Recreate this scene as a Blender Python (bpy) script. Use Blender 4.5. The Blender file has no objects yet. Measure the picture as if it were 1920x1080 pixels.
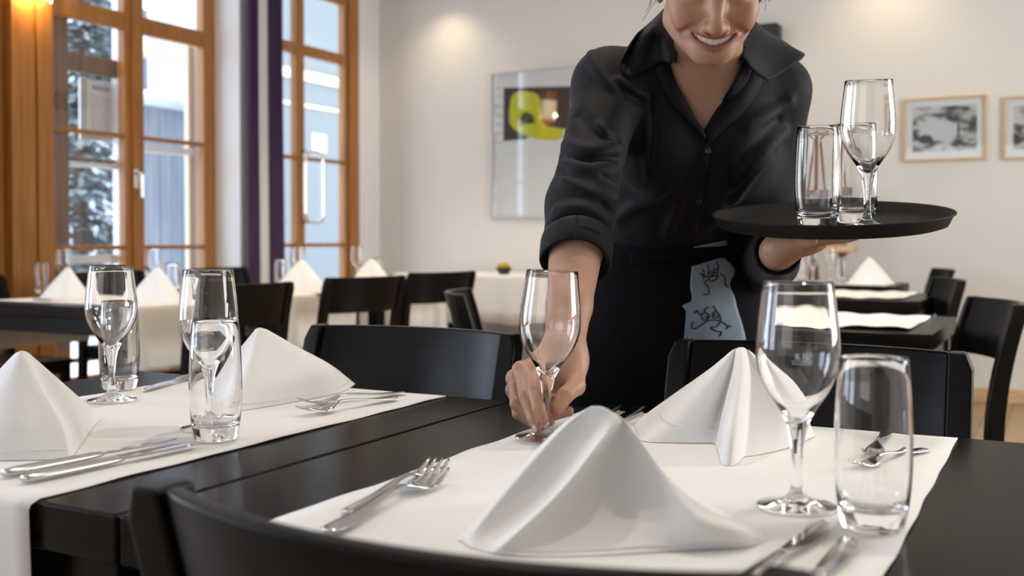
import bpy, bmesh, math, random
import numpy as np
from math import sin, cos, tan, pi, radians, sqrt
from mathutils import Vector, Matrix
random.seed(7)
rng = np.random.default_rng(7)
S = bpy.context.scene
C = S.collection

# ------------------------------------------------------------------ camera, world, light, exposure
FPX = 1960.0; TH = radians(27.84); PIT = radians(1.2); SHY = -0.0255; H = 0.99
cam_d = bpy.data.cameras.new('camera'); cam = bpy.data.objects.new('camera', cam_d); C.objects.link(cam)
cam.location = (0, 0, H); cam.rotation_euler = (pi/2 - PIT, 0, TH)
cam_d.sensor_width = 36; cam_d.lens = 36*FPX/1920; cam_d.shift_y = SHY
cam_d.clip_start = 0.02; cam_d.clip_end = 100
cam_d.dof.use_dof = True; cam_d.dof.focus_distance = 1.42; cam_d.dof.aperture_fstop = 5.0
S.camera = cam
S.view_settings.view_transform = 'Standard'; S.view_settings.look = 'None'
S.view_settings.gamma = 1; S.view_settings.use_curve_mapping = False
S.view_settings.exposure = 0.43
S.cycles.max_bounces = 24; S.cycles.transmission_bounces = 20; S.cycles.transparent_max_bounces = 24
S.cycles.diffuse_bounces = 4; S.cycles.glossy_bounces = 6
S.cycles.sample_clamp_indirect = 6; S.cycles.blur_glossy = 0.6
S.cycles.use_denoising = True
W = bpy.data.worlds.new('World'); S.world = W; W.use_nodes = True
W.node_tree.nodes['Background'].inputs[0].default_value = (0.74, 0.84, 1.0, 1)
W.node_tree.nodes['Background'].inputs[1].default_value = 3.5

XW = -4.91      # inner face of the window wall
YB = 7.0        # inner face of the back wall
XR = 2.6        # right wall
YF = -3.2       # wall behind the camera
ZC = 2.95       # ceiling

def light(name, kind, loc, rot, energy, color, **kw):
    d = bpy.data.lights.new(name, kind); d.energy = energy; d.color = color
    for k, v in kw.items(): setattr(d, k, v)
    o = bpy.data.objects.new(name, d); C.objects.link(o); o.location = loc; o.rotation_euler = rot
    return o
DAY = (0.70, 0.81, 1.0); WARM = (1.0, 0.80, 0.55); SOFT = (1.0, 0.88, 0.74)
# added daylight of assumed, unbuilt windows along the window wall, beside and behind camera
light('added_daylight', 'AREA', (XW+0.12, 0.55, 1.55), (0, -pi/2, 0), 50, DAY, shape='RECTANGLE', size=1.9, size_y=1.2)
light('added_daylight', 'AREA', (XW+0.12, -1.6, 1.55), (0, -pi/2, 0), 42, DAY, shape='RECTANGLE', size=1.9, size_y=1.6)
# added area lights for unbuilt windows of the wall behind the camera and right-hand wall
light('added_daylight', 'AREA', (-1.6, YF+0.08, 1.6), (pi/2, 0, 0), 14, (0.94, 0.96, 1.0), shape='RECTANGLE', size=2.4, size_y=1.6)  # added light, the wall behind it has no window
light('added_daylight', 'AREA', (XR-0.08, 3.6, 1.6), (0, pi/2, 0), 85, (0.97, 0.98, 1.0), shape='RECTANGLE', size=1.7, size_y=2.2)  # window only assumed, wall stays solid; lights the face edge and back wall
# ceiling spots
def spot(x, y, e, ang=80, blend=0.6, tilt=(0, 0), col=WARM, r=0.04):
    return light('ceiling_spot', 'SPOT', (x, y, ZC-0.03), (tilt[0], tilt[1], 0), e, col, spot_size=radians(ang), spot_blend=blend, shadow_soft_size=r)
spot(-4.22, YB-0.27, 11, 125, 1.0)
spot(-0.98, YB-0.30, 12, 125, 1.0)
spot(-0.15, 1.75, 28, 110, 0.8, col=SOFT)  # unseen spots assumed over and beside the front tables, this and the next two
spot(-1.15, 1.75, 30, 110, 0.8, col=SOFT)
spot(0.9, 1.9, 18, 100, 0.8)
spot(-2.6, 3.4, 85, 110, 0.8)  # unseen spots from here on, added to brighten the background
spot(-0.9, 4.4, 85, 110, 0.8)
spot(-3.2, 5.4, 85, 110, 0.8)

# ------------------------------------------------------------------ helpers
def ray(px, py):
    xc = (px-960)/FPX; yc = (540-py+SHY*1920)/FPX
    return xc, cos(PIT)+yc*sin(PIT), yc*cos(PIT)-sin(PIT)
def rot(r, f): return r*cos(TH)-f*sin(TH), r*sin(TH)+f*cos(TH)
def K(px, py, f):                                    # world point seen at a pixel, f metres ahead
    a, b, c = ray(px, py); t = f/b; x, y = rot(a*t, f)
    return np.array([x, y, H+c*t])
def T(px, py, z=0.742):                              # world point on a horizontal plane
    a, b, c = ray(px, py); t = (z-H)/c; x, y = rot(a*t, b*t)
    return np.array([x, y, z])
def L(px, py, f):                                    # the same in the yawed frame (right, ahead, up)
    a, b, c = ray(px, py); t = f/b
    return np.array([a*t, f, H+c*t])

def tag(o, label=None, cat=None, group=None, kind=None):
    if label: o['label'] = label
    if cat: o['category'] = cat
    if group: o['group'] = group
    if kind: o['kind'] = kind
    return o
def thing(name, label, cat, loc=(0, 0, 0), rz=0, group=None):
    o = bpy.data.objects.new(name, None); C.objects.link(o)
    o.empty_display_size = 0.05; o.location = loc; o.rotation_euler = (0, 0, rz)
    return tag(o, label, cat, group)
def link(name, me, mat, parent=None, loc=None, rz=0, smooth=True):
    if smooth:
        me.polygons.foreach_set('use_smooth', [True]*len(me.polygons))
    if mat is not None and len(me.materials) == 0:
        for m in (mat if isinstance(mat, (list, tuple)) else [mat]): me.materials.append(m)
    o = bpy.data.objects.new(name, me); C.objects.link(o)
    if parent: o.parent = parent
    if loc is not None: o.location = loc
    if rz: o.rotation_euler = (0, 0, rz)
    return o
def pyd(name, v, f, mat, parent=None, loc=None, rz=0, smooth=True):
    me = bpy.data.meshes.new(name)
    me.from_pydata([tuple(map(float, p)) for p in v], [], [tuple(map(int, q)) for q in f]); me.update()
    bm = bmesh.new(); bm.from_mesh(me); bmesh.ops.recalc_face_normals(bm, faces=bm.faces[:]); bm.to_mesh(me); bm.free()
    return link(name, me, mat, parent, loc, rz, smooth)
def obj(name, bm, mat, parent=None, loc=None, rz=0, smooth=False):
    me = bpy.data.meshes.new(name); bmesh.ops.recalc_face_normals(bm, faces=bm.faces[:]); bm.to_mesh(me); bm.free()
    return link(name, me, mat, parent, loc, rz, smooth)
def bevel(o, w=0.003, seg=2, ang=35):
    m = o.modifiers.new('bevel', 'BEVEL'); m.width = w; m.segments = seg; m.limit_method = 'ANGLE'; m.angle_limit = radians(ang)
    o.data.polygons.foreach_set('use_smooth', [True]*len(o.data.polygons))
    n = o.modifiers.new('wn', 'WEIGHTED_NORMAL'); n.keep_sharp = True
    return o
def subsurf(o, n=2):
    m = o.modifiers.new('sub', 'SUBSURF'); m.levels = n; m.render_levels = n; return o
def solid(o, t, off=-1):
    m = o.modifiers.new('sol', 'SOLIDIFY'); m.thickness = t; m.offset = off; return o
def B(*boxes):                                        # a bmesh of boxes given as (x0,x1,y0,y1,z0,z1)
    bm = bmesh.new()
    for b in boxes: add_box(bm, *b)
    return bm
def add_box(bm, x0, x1, y0, y1, z0, z1):
    v = [bm.verts.new((x, y, z)) for x in (x0, x1) for y in (y0, y1) for z in (z0, z1)]
    for q in ((0, 1, 3, 2), (4, 6, 7, 5), (0, 4, 5, 1), (2, 3, 7, 6), (0, 2, 6, 4), (1, 5, 7, 3)):
        bm.faces.new([v[i] for i in q])
def add_tube(bm, pts, rad, n=10, cap=True):
    pts = [Vector(p) for p in pts]
    rad = [rad]*len(pts) if not hasattr(rad, '__len__') else list(rad)
    rings = []; up = None
    for i, p in enumerate(pts):
        t = (pts[min(i+1, len(pts)-1)]-pts[max(i-1, 0)]).normalized()
        if up is None:
            up = Vector((0, 0, 1)) if abs(t.z) < 0.9 else Vector((1, 0, 0))
        a = t.cross(up).normalized(); b = a.cross(t).normalized(); up = b
        rings.append([bm.verts.new(p+(a*cos(2*pi*k/n)+b*sin(2*pi*k/n))*rad[i]) for k in range(n)])
    for r0, r1 in zip(rings, rings[1:]):
        for k in range(n): bm.faces.new((r0[k], r0[(k+1) % n], r1[(k+1) % n], r1[k]))
    if cap: bm.faces.new(rings[0][::-1]); bm.faces.new(rings[-1])
def add_lathe(bm, prof, n=48, closed=False, c=(0, 0, 0)):
    rings = []
    for r, z in prof:
        if r < 1e-6: rings.append([bm.verts.new((c[0], c[1], c[2]+z))])
        else: rings.append([bm.verts.new((c[0]+r*cos(2*pi*k/n), c[1]+r*sin(2*pi*k/n), c[2]+z)) for k in range(n)])
    for a, b in zip(rings, rings[1:]):
        for k in range(n):
            q = [a[k % len(a)], a[(k+1) % len(a)], b[(k+1) % len(b)], b[k % len(b)]]
            q = list(dict.fromkeys(q))
            if len(q) > 2: bm.faces.new(q)
def catmull(pts, n):                                  # n samples of a smooth curve through points
    P = np.array(pts, float); m = len(P)
    P = np.vstack([2*P[0]-P[1], P, 2*P[-1]-P[-2]]); out = []
    for s in np.linspace(0, m-1, n):
        i = min(int(s), m-2); t = s-i; p0, p1, p2, p3 = P[i:i+4]
        out.append(0.5*((2*p1)+(-p0+p2)*t+(2*p0-5*p1+4*p2-p3)*t*t+(-p0+3*p1-3*p2+p3)*t**3))
    return np.array(out)
def smooth_profile(pts, n): return [tuple(p) for p in catmull(pts, n)]
def grid_faces(nu, nv, wrap=False):
    f = []
    for i in range(nu-(0 if wrap else 1)):
        for j in range(nv-1):
            a = i*nv+j; b = ((i+1) % nu)*nv+j
            f.append((a, b, b+1, a+1))
    return f
def dup(root, loc=None, rz=None, label=None, group=None, name=None):
    r = root.copy(); C.objects.link(r)
    if loc is not None: r.location = loc
    if rz is not None: r.rotation_euler = (0, 0, rz)
    if label: r['label'] = label
    if group: r['group'] = group
    for ch in list(root.children):
        c = ch.copy(); C.objects.link(c); c.parent = r
        for g in list(ch.children):
            d = g.copy(); C.objects.link(d); d.parent = c
    return r

# ------------------------------------------------------------------ materials
def mat(name, col, rough=0.5, metal=0.0, spec=None, **kw):
    m = bpy.data.materials.new(name); m.use_nodes = True
    b = m.node_tree.nodes['Principled BSDF']
    b.inputs['Base Color'].default_value = (*col, 1); b.inputs['Roughness'].default_value = rough; b.inputs['Metallic'].default_value = metal
    if spec is not None: b.inputs['Specular IOR Level'].default_value = spec
    for k, v in kw.items(): b.inputs[k.replace('_', ' ')].default_value = v
    return m
def nd(m, t, **kw):
    n = m.node_tree.nodes.new(t)
    for k, v in kw.items(): setattr(n, k, v)
    return n
def lk(m, a, b): m.node_tree.links.new(a, b)
def bsdf(m): return m.node_tree.nodes['Principled BSDF']
def coords(m, scale=(1, 1, 1), rotz=0):
    t = nd(m, 'ShaderNodeTexCoord'); mp = nd(m, 'ShaderNodeMapping')
    mp.inputs['Scale'].default_value = scale; mp.inputs['Rotation'].default_value = (0, 0, rotz)
    lk(m, t.outputs['Object'], mp.inputs[0]); return mp.outputs[0]
def noise_col(m, c0, c1, scale=5, vec=(1, 1, 1), detail=4, lo=0.3, hi=0.7):
    n = nd(m, 'ShaderNodeTexNoise'); n.inputs['Scale'].default_value = scale; n.inputs['Detail'].default_value = detail
    lk(m, coords(m, vec), n.inputs['Vector'])
    r = nd(m, 'ShaderNodeValToRGB'); r.color_ramp.elements[0].color = (*c0, 1); r.color_ramp.elements[1].color = (*c1, 1)
    r.color_ramp.elements[0].position = lo; r.color_ramp.elements[1].position = hi
    lk(m, n.outputs[0], r.inputs[0]); lk(m, r.outputs[0], bsdf(m).inputs['Base Color']); return n, r
def bump(m, scale=50, strength=0.1, vec=(1, 1, 1), dist=0.002, detail=3):
    n = nd(m, 'ShaderNodeTexNoise'); n.inputs['Scale'].default_value = scale; n.inputs['Detail'].default_value = detail
    lk(m, coords(m, vec), n.inputs['Vector'])
    b = nd(m, 'ShaderNodeBump'); b.inputs['Strength'].default_value = strength; b.inputs['Distance'].default_value = dist
    lk(m, n.outputs[0], b.inputs['Height']); lk(m, b.outputs[0], bsdf(m).inputs['Normal']); return m

M = {}
M['wall'] = mat('wall_paint', (0.76, 0.735, 0.685), 0.85); bump(M['wall'], 60, 0.15)
M['wall_white'] = mat('white_plaster', (0.86, 0.86, 0.86), 0.85); bump(M['wall_white'], 60, 0.15)
M['ceiling'] = mat('ceiling_paint', (0.80, 0.79, 0.77), 0.9); bump(M['ceiling'], 40, 0.1)
m = M['floor'] = mat('oak_floor', (0.5, 0.33, 0.16), 0.35)
br = nd(m, 'ShaderNodeTexBrick'); br.inputs['Scale'].default_value = 1.0
br.inputs['Color1'].default_value = (0.50, 0.33, 0.165, 1); br.inputs['Color2'].default_value = (0.40, 0.25, 0.115, 1); br.inputs['Mortar'].default_value = (0.16, 0.09, 0.04, 1)
br.inputs['Mortar Size'].default_value = 0.003; br.inputs['Brick Width'].default_value = 1.4; br.inputs['Row Height'].default_value = 0.13
lk(m, coords(m, (1, 1, 1), pi/2), br.inputs['Vector'])
n = nd(m, 'ShaderNodeTexNoise'); n.inputs['Scale'].default_value = 6; lk(m, coords(m, (9, 0.8, 1)), n.inputs['Vector'])
mx = nd(m, 'ShaderNodeMix', data_type='RGBA', blend_type='MULTIPLY'); mx.inputs[0].default_value = 0.35
lk(m, br.outputs[0], mx.inputs[6]); lk(m, n.outputs[0], mx.inputs[7]); lk(m, mx.outputs[2], bsdf(m).inputs['Base Color'])
m = M['pine'] = mat('orange_pine', (0.42, 0.17, 0.035), 0.38)
noise_col(m, (0.31, 0.118, 0.018), (0.43, 0.19, 0.042), 5, (9, 9, 0.5)); bump(m, 20, 0.1, (9, 9, 0.5))
m = M['pine_dark'] = mat('weathered_pine', (0.20, 0.10, 0.05), 0.5); noise_col(m, (0.14, 0.07, 0.035), (0.24, 0.13, 0.07), 5, (9, 9, 0.5))
M['pale_wood'] = mat('pale_wood', (0.62, 0.42, 0.22), 0.5); noise_col(M['pale_wood'], (0.58, 0.38, 0.19), (0.70, 0.50, 0.28), 12, (1, 1, 6))
M['brown_wood'] = mat('brown_wood', (0.22, 0.12, 0.05), 0.5); noise_col(M['brown_wood'], (0.18, 0.09, 0.035), (0.29, 0.165, 0.075), 8, (8, 8, 1))
m = M['black_wood'] = mat('black_stained_wood', (0.009, 0.0085, 0.0085), 0.36, spec=0.18)
noise_col(m, (0.004, 0.0038, 0.0038), (0.009, 0.0084, 0.0082), 4, (1, 14, 14)); bump(m, 8, 0.12, (1, 22, 22), 0.001)
m = M['table_top'] = mat('black_table_wood', (0.017, 0.015, 0.0135), 0.2, spec=0.18)
noise_col(m, (0.006, 0.005, 0.0044), (0.014, 0.0112, 0.009), 3, (1.2, 22, 22), lo=0.35, hi=0.75); bump(m, 6, 0.10, (1.2, 40, 40), 0.001)
def satin(m, rough, k):
    b = bsdf(m); nt = m.node_tree; d = nd(m, 'ShaderNodeBsdfDiffuse'); g = nd(m, 'ShaderNodeBsdfGlossy'); g.inputs['Roughness'].default_value = rough
    for inp, tgt in (('Base Color', 'Color'), ('Normal', 'Normal')):
        for l in list(b.inputs[inp].links): lk(m, l.from_socket, d.inputs[tgt]); (lk(m, l.from_socket, g.inputs['Normal']) if inp == 'Normal' else None)
    f = nd(m, 'ShaderNodeFresnel'); f.inputs[0].default_value = 1.42; mu = nd(m, 'ShaderNodeMath', operation='MULTIPLY'); mu.inputs[1].default_value = k
    mxs = nd(m, 'ShaderNodeMixShader'); lk(m, f.outputs[0], mu.inputs[0]); lk(m, mu.outputs[0], mxs.inputs[0]); lk(m, d.outputs[0], mxs.inputs[1]); lk(m, g.outputs[0], mxs.inputs[2])
    lk(m, mxs.outputs[0], nt.nodes['Material Output'].inputs[0])
satin(M['table_top'], 0.19, 0.48); satin(M['black_wood'], 0.30, 0.5)
m = M['cloth'] = mat('white_linen', (0.83, 0.82, 0.80), 0.85, spec=0.2); bump(m, 900, 0.12, dist=0.0004)
m = M['napkin'] = mat('white_napkin_cotton', (0.84, 0.83, 0.81), 0.8, spec=0.2, Sheen_Weight=0.15)
bump(m, 16, 0.3, dist=0.006, detail=3)
m = M['glass'] = mat('clear_glass', (1, 1, 1), 0.0, Transmission_Weight=1.0, IOR=1.5)
M['etch'] = mat('etched_mark', (0.85, 0.87, 0.9), 0.6)
M['steel'] = mat('polished_steel', (0.58, 0.57, 0.55), 0.13, 1.0)
M['chrome'] = mat('chrome', (0.8, 0.8, 0.8), 0.1, 1.0)
m = M['shirt'] = mat('black_cotton_sateen', (0.0042, 0.0044, 0.0062), 0.66, spec=0.18, Sheen_Weight=0.10, Sheen_Roughness=0.4)
bsdf(m).inputs['Sheen Tint'].default_value = (0.5, 0.56, 0.75, 1); bump(m, 45, 0.2, (1, 1, 1), 0.003, 2)
M['apron'] = mat('black_apron_cotton', (0.0035, 0.0035, 0.0048), 0.85, spec=0.12); bump(M['apron'], 30, 0.2, dist=0.004)
M['panel'] = mat('slate_blue_print', (0.20, 0.26, 0.33), 0.6, spec=0.3); bump(M['panel'], 22, 0.4, dist=0.008, detail=1)
M['band'] = mat('grey_band', (0.19, 0.21, 0.24), 0.6)
M['ink'] = mat('black_ink', (0.008, 0.008, 0.01), 0.7)
M['trousers'] = mat('black_trousers', (0.008, 0.008, 0.01), 0.8)
M['shoe'] = mat('black_leather', (0.01, 0.01, 0.01), 0.35)
M['hair'] = mat('brown_hair', (0.10, 0.055, 0.028), 0.45); bump(M['hair'], 60, 0.5, (1, 0.15, 1), 0.004)
M['teeth'] = mat('teeth', (0.78, 0.72, 0.62), 0.25)
M['eye'] = mat('eye_white', (0.75, 0.73, 0.7), 0.15)
M['mouth'] = mat('mouth_inside', (0.05, 0.012, 0.012), 0.5)
M['nail'] = mat('fingernail', (0.62, 0.36, 0.28), 0.25)
m = M['skin'] = mat('skin', (0.55, 0.32, 0.22), 0.45, spec=0.4, Subsurface_Weight=0.12, Subsurface_Scale=0.01)
bsdf(m).inputs['Subsurface Radius'].default_value = (1.0, 0.35, 0.2)
at_ = nd(m, 'ShaderNodeAttribute', attribute_name='tint')
sp_ = nd(m, 'ShaderNodeSeparateColor'); lk(m, at_.outputs['Color'], sp_.inputs[0])
m1 = nd(m, 'ShaderNodeMix', data_type='RGBA'); m1.inputs[6].default_value = (0.46, 0.262, 0.175, 1); m1.inputs[7].default_value = (0.42, 0.165, 0.105, 1)
lk(m, sp_.outputs[1], m1.inputs[0])
m2 = nd(m, 'ShaderNodeMix', data_type='RGBA'); m2.inputs[7].default_value = (0.33, 0.105, 0.095, 1)
lk(m, sp_.outputs[0], m2.inputs[0]); lk(m, m1.outputs[2], m2.inputs[6])
m3 = nd(m, 'ShaderNodeMix', data_type='RGBA'); m3.inputs[7].default_value = (0.05, 0.012, 0.012, 1)
lk(m, sp_.outputs[2], m3.inputs[0]); lk(m, m2.outputs[2], m3.inputs[6]); lk(m, m3.outputs[2], bsdf(m).inputs['Base Color'])
bump(m, 260, 0.05, dist=0.0006)
M['tray'] = mat('black_rubber_tray', (0.012, 0.0115, 0.011), 0.65, spec=0.14); bump(M['tray'], 700, 0.25, dist=0.0006)
M['purple'] = mat('purple_curtain', (0.055, 0.018, 0.085), 0.8, Sheen_Weight=0.4)
M['sheer'] = mat('white_curtain', (0.80, 0.80, 0.80), 0.8)
M['paper'] = mat('white_paper', (0.80, 0.79, 0.77), 0.7)
M['print_black'] = mat('print_black', (0.02, 0.021, 0.022), 0.5)
M['print_yellow'] = mat('print_yellow', (0.62, 0.62, 0.01), 0.5)
M['reflection_rust'] = mat('reflection_rust', (0.22, 0.06, 0.012), 0.5)
M['silver_frame'] = mat('silver_frame', (0.62, 0.62, 0.63), 0.35, 0.3)
M['black_box'] = mat('black_plastic', (0.012, 0.012, 0.013), 0.5)
m = M['pane'] = bpy.data.materials.new('window_glass'); m.use_nodes = True
nt = m.node_tree; nt.nodes.remove(nt.nodes['Principled BSDF'])
tr = nd(m, 'ShaderNodeBsdfTransparent'); tr.inputs[0].default_value = (0.965, 0.98, 0.985, 1); gl = nd(m, 'ShaderNodeBsdfGlossy'); gl.inputs['Roughness'].default_value = 0.02
lw_ = nd(m, 'ShaderNodeLayerWeight'); pw_ = nd(m, 'ShaderNodeMath', operation='POWER'); pw_.inputs[1].default_value = 5
lw_.inputs[0].default_value = 0.5
lk(m, lw_.outputs['Facing'], pw_.inputs[0]); fr = nd(m, 'ShaderNodeMath', operation='MULTIPLY_ADD'); fr.inputs[1].default_value = 0.9; fr.inputs[2].default_value = 0.05; lk(m, pw_.outputs[0], fr.inputs[0]); ms = nd(m, 'ShaderNodeMixShader')
lk(m, fr.outputs[0], ms.inputs[0]); lk(m, tr.outputs[0], ms.inputs[1]); lk(m, gl.outputs[0], ms.inputs[2]); lk(m, ms.outputs[0], nt.nodes['Material Output'].inputs[0])
M['lamp'] = mat('lamp_shade', (0.9, 0.85, 0.75), 0.5, Emission_Strength=4.0); bsdf(M['lamp']).inputs['Emission Color'].default_value = (1.0, 0.80, 0.48, 1)
M['snow'] = mat('snow', (0.85, 0.87, 0.9), 0.8); bump(M['snow'], 3, 0.4, dist=0.05)
M['render_wall'] = mat('pale_render', (0.62, 0.66, 0.72), 0.9); noise_col(M['render_wall'], (0.52, 0.57, 0.64), (0.72, 0.75, 0.80), 1.2)
M['grey_board'] = mat('grey_boards', (0.30, 0.33, 0.38), 0.9); noise_col(M['grey_board'], (0.24, 0.27, 0.32), (0.42, 0.45, 0.50), 2, (1, 7, 0.4))
M['beam'] = mat('pale_beam', (0.70, 0.58, 0.42), 0.7)
M['leaf'] = mat('evergreen', (0.1, 0.13, 0.12), 0.8); noise_col(M['leaf'], (0.07, 0.10, 0.09), (0.50, 0.55, 0.56), 3, lo=0.4, hi=0.65)
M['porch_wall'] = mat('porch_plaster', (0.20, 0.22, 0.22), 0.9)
M['white_paint'] = mat('white_paint', (0.82, 0.83, 0.85), 0.5)
M['ext_glass'] = mat('dark_window', (0.10, 0.13, 0.17), 0.1)

# ------------------------------------------------------------------ the room
def struct(name, bm, m, parent=None, bev=0, smooth=False):
    o = obj(name, bm, m, parent, smooth=smooth)
    if parent is None: o['kind'] = 'structure'
    if bev: bevel(o, bev)
    return o
struct('floor', B((XW-0.36, XR+0.2, YF-0.2, YB+0.2, -0.1, 0)), M['floor'])
struct('ceiling', B((XW-0.36, XR+0.2, YF-0.2, YB+0.2, ZC, ZC+0.1)), M['ceiling'])
struct('wall_back', B((XW-0.36, XR+0.2, YB, YB+0.2, 0, ZC)), M['wall'])
struct('wall_right', B((XR, XR+0.2, YF, YB, 0, ZC)), M['wall'])
struct('wall_front', B((XW-0.36, XR+0.2, YF-0.2, YF, 0, ZC)), M['wall'])
x0, x1 = XW-0.34, XW
XV = XW-0.23                                          # plane of the recessed window
XO = XV-0.15                                          # outer face of the wall
x0 = XO
def yat(px, x):                                       # where the line of sight at a column meets a plane parallel to the window wall
    a, b, c = ray(px, 450); dx, dy = rot(a, b); return dy*x/dx
def zat(px, py, x):
    a, b, c = ray(px, py); dx, dy = rot(a, b); return H+c*x/dx
struct('wall_left', B((XO, XW, YF, 3.30, 0, ZC), (XO, XW, 5.375, 5.55, 0, ZC), (XW-0.11, XW, 5.55, 5.68, 0, ZC), (XW-0.11, XW, 6.70, YB, 0, ZC),
                      (XO, XV-0.05, 3.30, 4.02, 0, ZC), (XO, XW, 3.30, 5.375, 2.92, ZC), (XW-0.11, XW, 5.68, 6.70, 2.92, ZC), (XO, XV, 4.02, 5.375, 0, 0.05)), M['wall_white'])
struct('baseboard_back', B((XW, XR, YB-0.018, YB, 0, 0.085)), M['pale_wood'], bev=0.003)
# wood lining beside the window
bx = [(XV-0.05, XV, 3.30, 4.02, 0, 2.92)]
for a, b, t in ((3.30, 3.70, 0.03), (yat(8, XV), yat(24, XV), 0.075), (yat(24, XV), yat(56, XV), 0.06), (yat(56, XV), yat(61, XV), 0.045), (yat(61, XV), 4.05, 0.06)):
    bx.append((XV, XV+t, a, b, 0.0, 2.92))
struct('trim_1', B(*bx), M['pine'], bev=0.006)

def casement(ya, yb, z0, zt0, zt1, ztop, bars, name, xin, st=0.045, sr=0.045, dep=0.06, mat_=None, rail=0.07):
    """one glazed leaf with a transom: returns bmesh boxes of the frame"""
    xs, xe = xin-dep, xin
    bxs = [(xs, xe, ya, ya+st, z0, ztop), (xs, xe, yb-sr, yb, z0, ztop), (xs, xe, ya+st, yb-sr, z0, z0+rail+0.06), (xs, xe, ya+st, yb-sr, zt0, zt1), (xs, xe, ya+st, yb-sr, ztop-rail, ztop)]
    for zb in bars: bxs.append((xs+0.012, xe-0.008, ya+st, yb-sr, zb-0.014, zb+0.014))
    return bxs
# window_1: tall two-leaf window, the leaves meet at the wide middle stile
g0, g1, g2, g3 = yat(101, XV), yat(233, XV), yat(269, XV), yat(381, XV); gm = (g1+g2)/2
zt0, zt1 = zat(233, 56, XV), zat(233, 24, XV); zb1, zb2 = zat(233, 255, XV), zat(233, 464, XV)
win = struct('window_1', B(*casement(g0-0.05, gm, 0.05, zt0, zt1, 2.92, (0.28, zb2, zb1), 'l', XV+0.015, 0.05, gm-g1),
                           *casement(gm, 5.375, 0.05, zt0, zt1, 2.92, (0.28, zb2, zb1), 'r', XV+0.015, g2-gm, 5.375-g3)), M['pine'], bev=0.006)
obj('cover_strip', B((XV+0.015, XV+0.032, gm-0.03, gm+0.03, 0.06, 2.90)), M['pine'], win)
obj('pane', B((XV-0.03, XV-0.026, g0-0.01, g1+0.01, 0.10, 2.88), (XV-0.03, XV-0.026, g2-0.01, g3+0.01, 0.10, 2.88)), M['pane'], win)
yh, zh = yat(248, XV), zat(248, 326, XV)
hb = bmesh.new(); add_box(hb, XV+0.032, XV+0.040, yh-0.016, yh+0.016, zh-0.09, zh+0.03)
add_tube(hb, [(XV+0.036, yh, zh), (XV+0.085, yh, zh), (XV+0.092, yh, zh-0.01), (XV+0.092, yh, zh-0.15)], [0.011, 0.011, 0.012, 0.010], 12)
bevel(obj('handle', hb, M['chrome'], win), 0.002)
# outer set of sashes of the double window
ow = struct('window_2', B((XO-0.02, XO+0.03, yat(90, XO), yat(125, XO), 0.05, 2.92), (XO-0.02, XO+0.03, yat(125, XO), yat(216, XO), zat(170, 140, XO), zat(170, 106, XO)),
                          (XO-0.015, XO+0.02, yat(125, XO), yat(216, XO), zat(170, 304, XO), zat(170, 297, XO))), M['pine_dark'], bev=0.004)
obj('white_post', B((XO-0.02, XO+0.03, yat(217, XO), yat(246, XO), 0.05, 2.92), (XO-0.02, XO+0.02, yat(125, XO), yat(217, XO), zat(170, 494, XO), zat(170, 478, XO)),
                    (XO-0.02, XO+0.02, yat(125, XO), yat(217, XO), zat(170, 314, XO), zat(170, 306, XO)), (XO-0.02, XO+0.02, yat(246, XO), yat(362, XO), zat(320, 289, XO), zat(320, 276, XO)), (XO-0.02, XO+0.03, yat(364, XO), 5.375, 0.05, 2.92)), M['white_paint'], ow)
obj('pale_stile', B((XO-0.03, XO+0.01, yat(353, XO), yat(364, XO), 0.05, zat(358, 88, XO))), M['beam'], ow)
# door_1: glazed double door
door = struct('door_1', B(*casement(5.68, 5.995, 0.02, 2.335, 2.41, 2.86, (0.953, 1.585), 'l', XW+0.015, 0.045, 0.045),
                          *casement(5.995, 6.56, 0.02, 2.335, 2.41, 2.86, (0.953, 1.585), 'r', XW+0.015, 0.045, 0.045)), M['pine'], bev=0.006)
obj('pane', B((XW-0.03, XW-0.026, 5.72, 5.96, 0.08, 2.82), (XW-0.03, XW-0.026, 6.03, 6.52, 0.08, 2.82)), M['pane'], door)
bevel(obj('door_frame', B((XW-0.05, XW+0.035, 6.56, 6.68, 0, 2.93), (XW-0.05, XW+0.03, 5.66, 6.56, 2.86, 2.93)), M['pine'], door), 0.006)
hb = bmesh.new(); xh = XW+0.075
loop = catmull([(xh, 5.97, 1.18), (xh, 5.97, 1.57), (xh, 5.985, 1.612), (xh, 6.02, 1.63), (xh, 6.12, 1.63), (xh, 6.155, 1.612), (xh, 6.17, 1.57), (xh, 6.17, 1.18), (xh, 6.155, 1.138), (xh, 6.12, 1.12), (xh, 6.02, 1.12), (xh, 5.985, 1.138), (xh, 5.97, 1.18)], 60)
add_tube(hb, loop, 0.0125, 12, cap=False)
for zz in (1.63, 1.12): add_tube(hb, [(XW+0.01, 6.02, zz), (xh, 6.02, zz)], 0.012, 12)
obj('door_handle', hb, M['chrome'], door, smooth=True)

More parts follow.
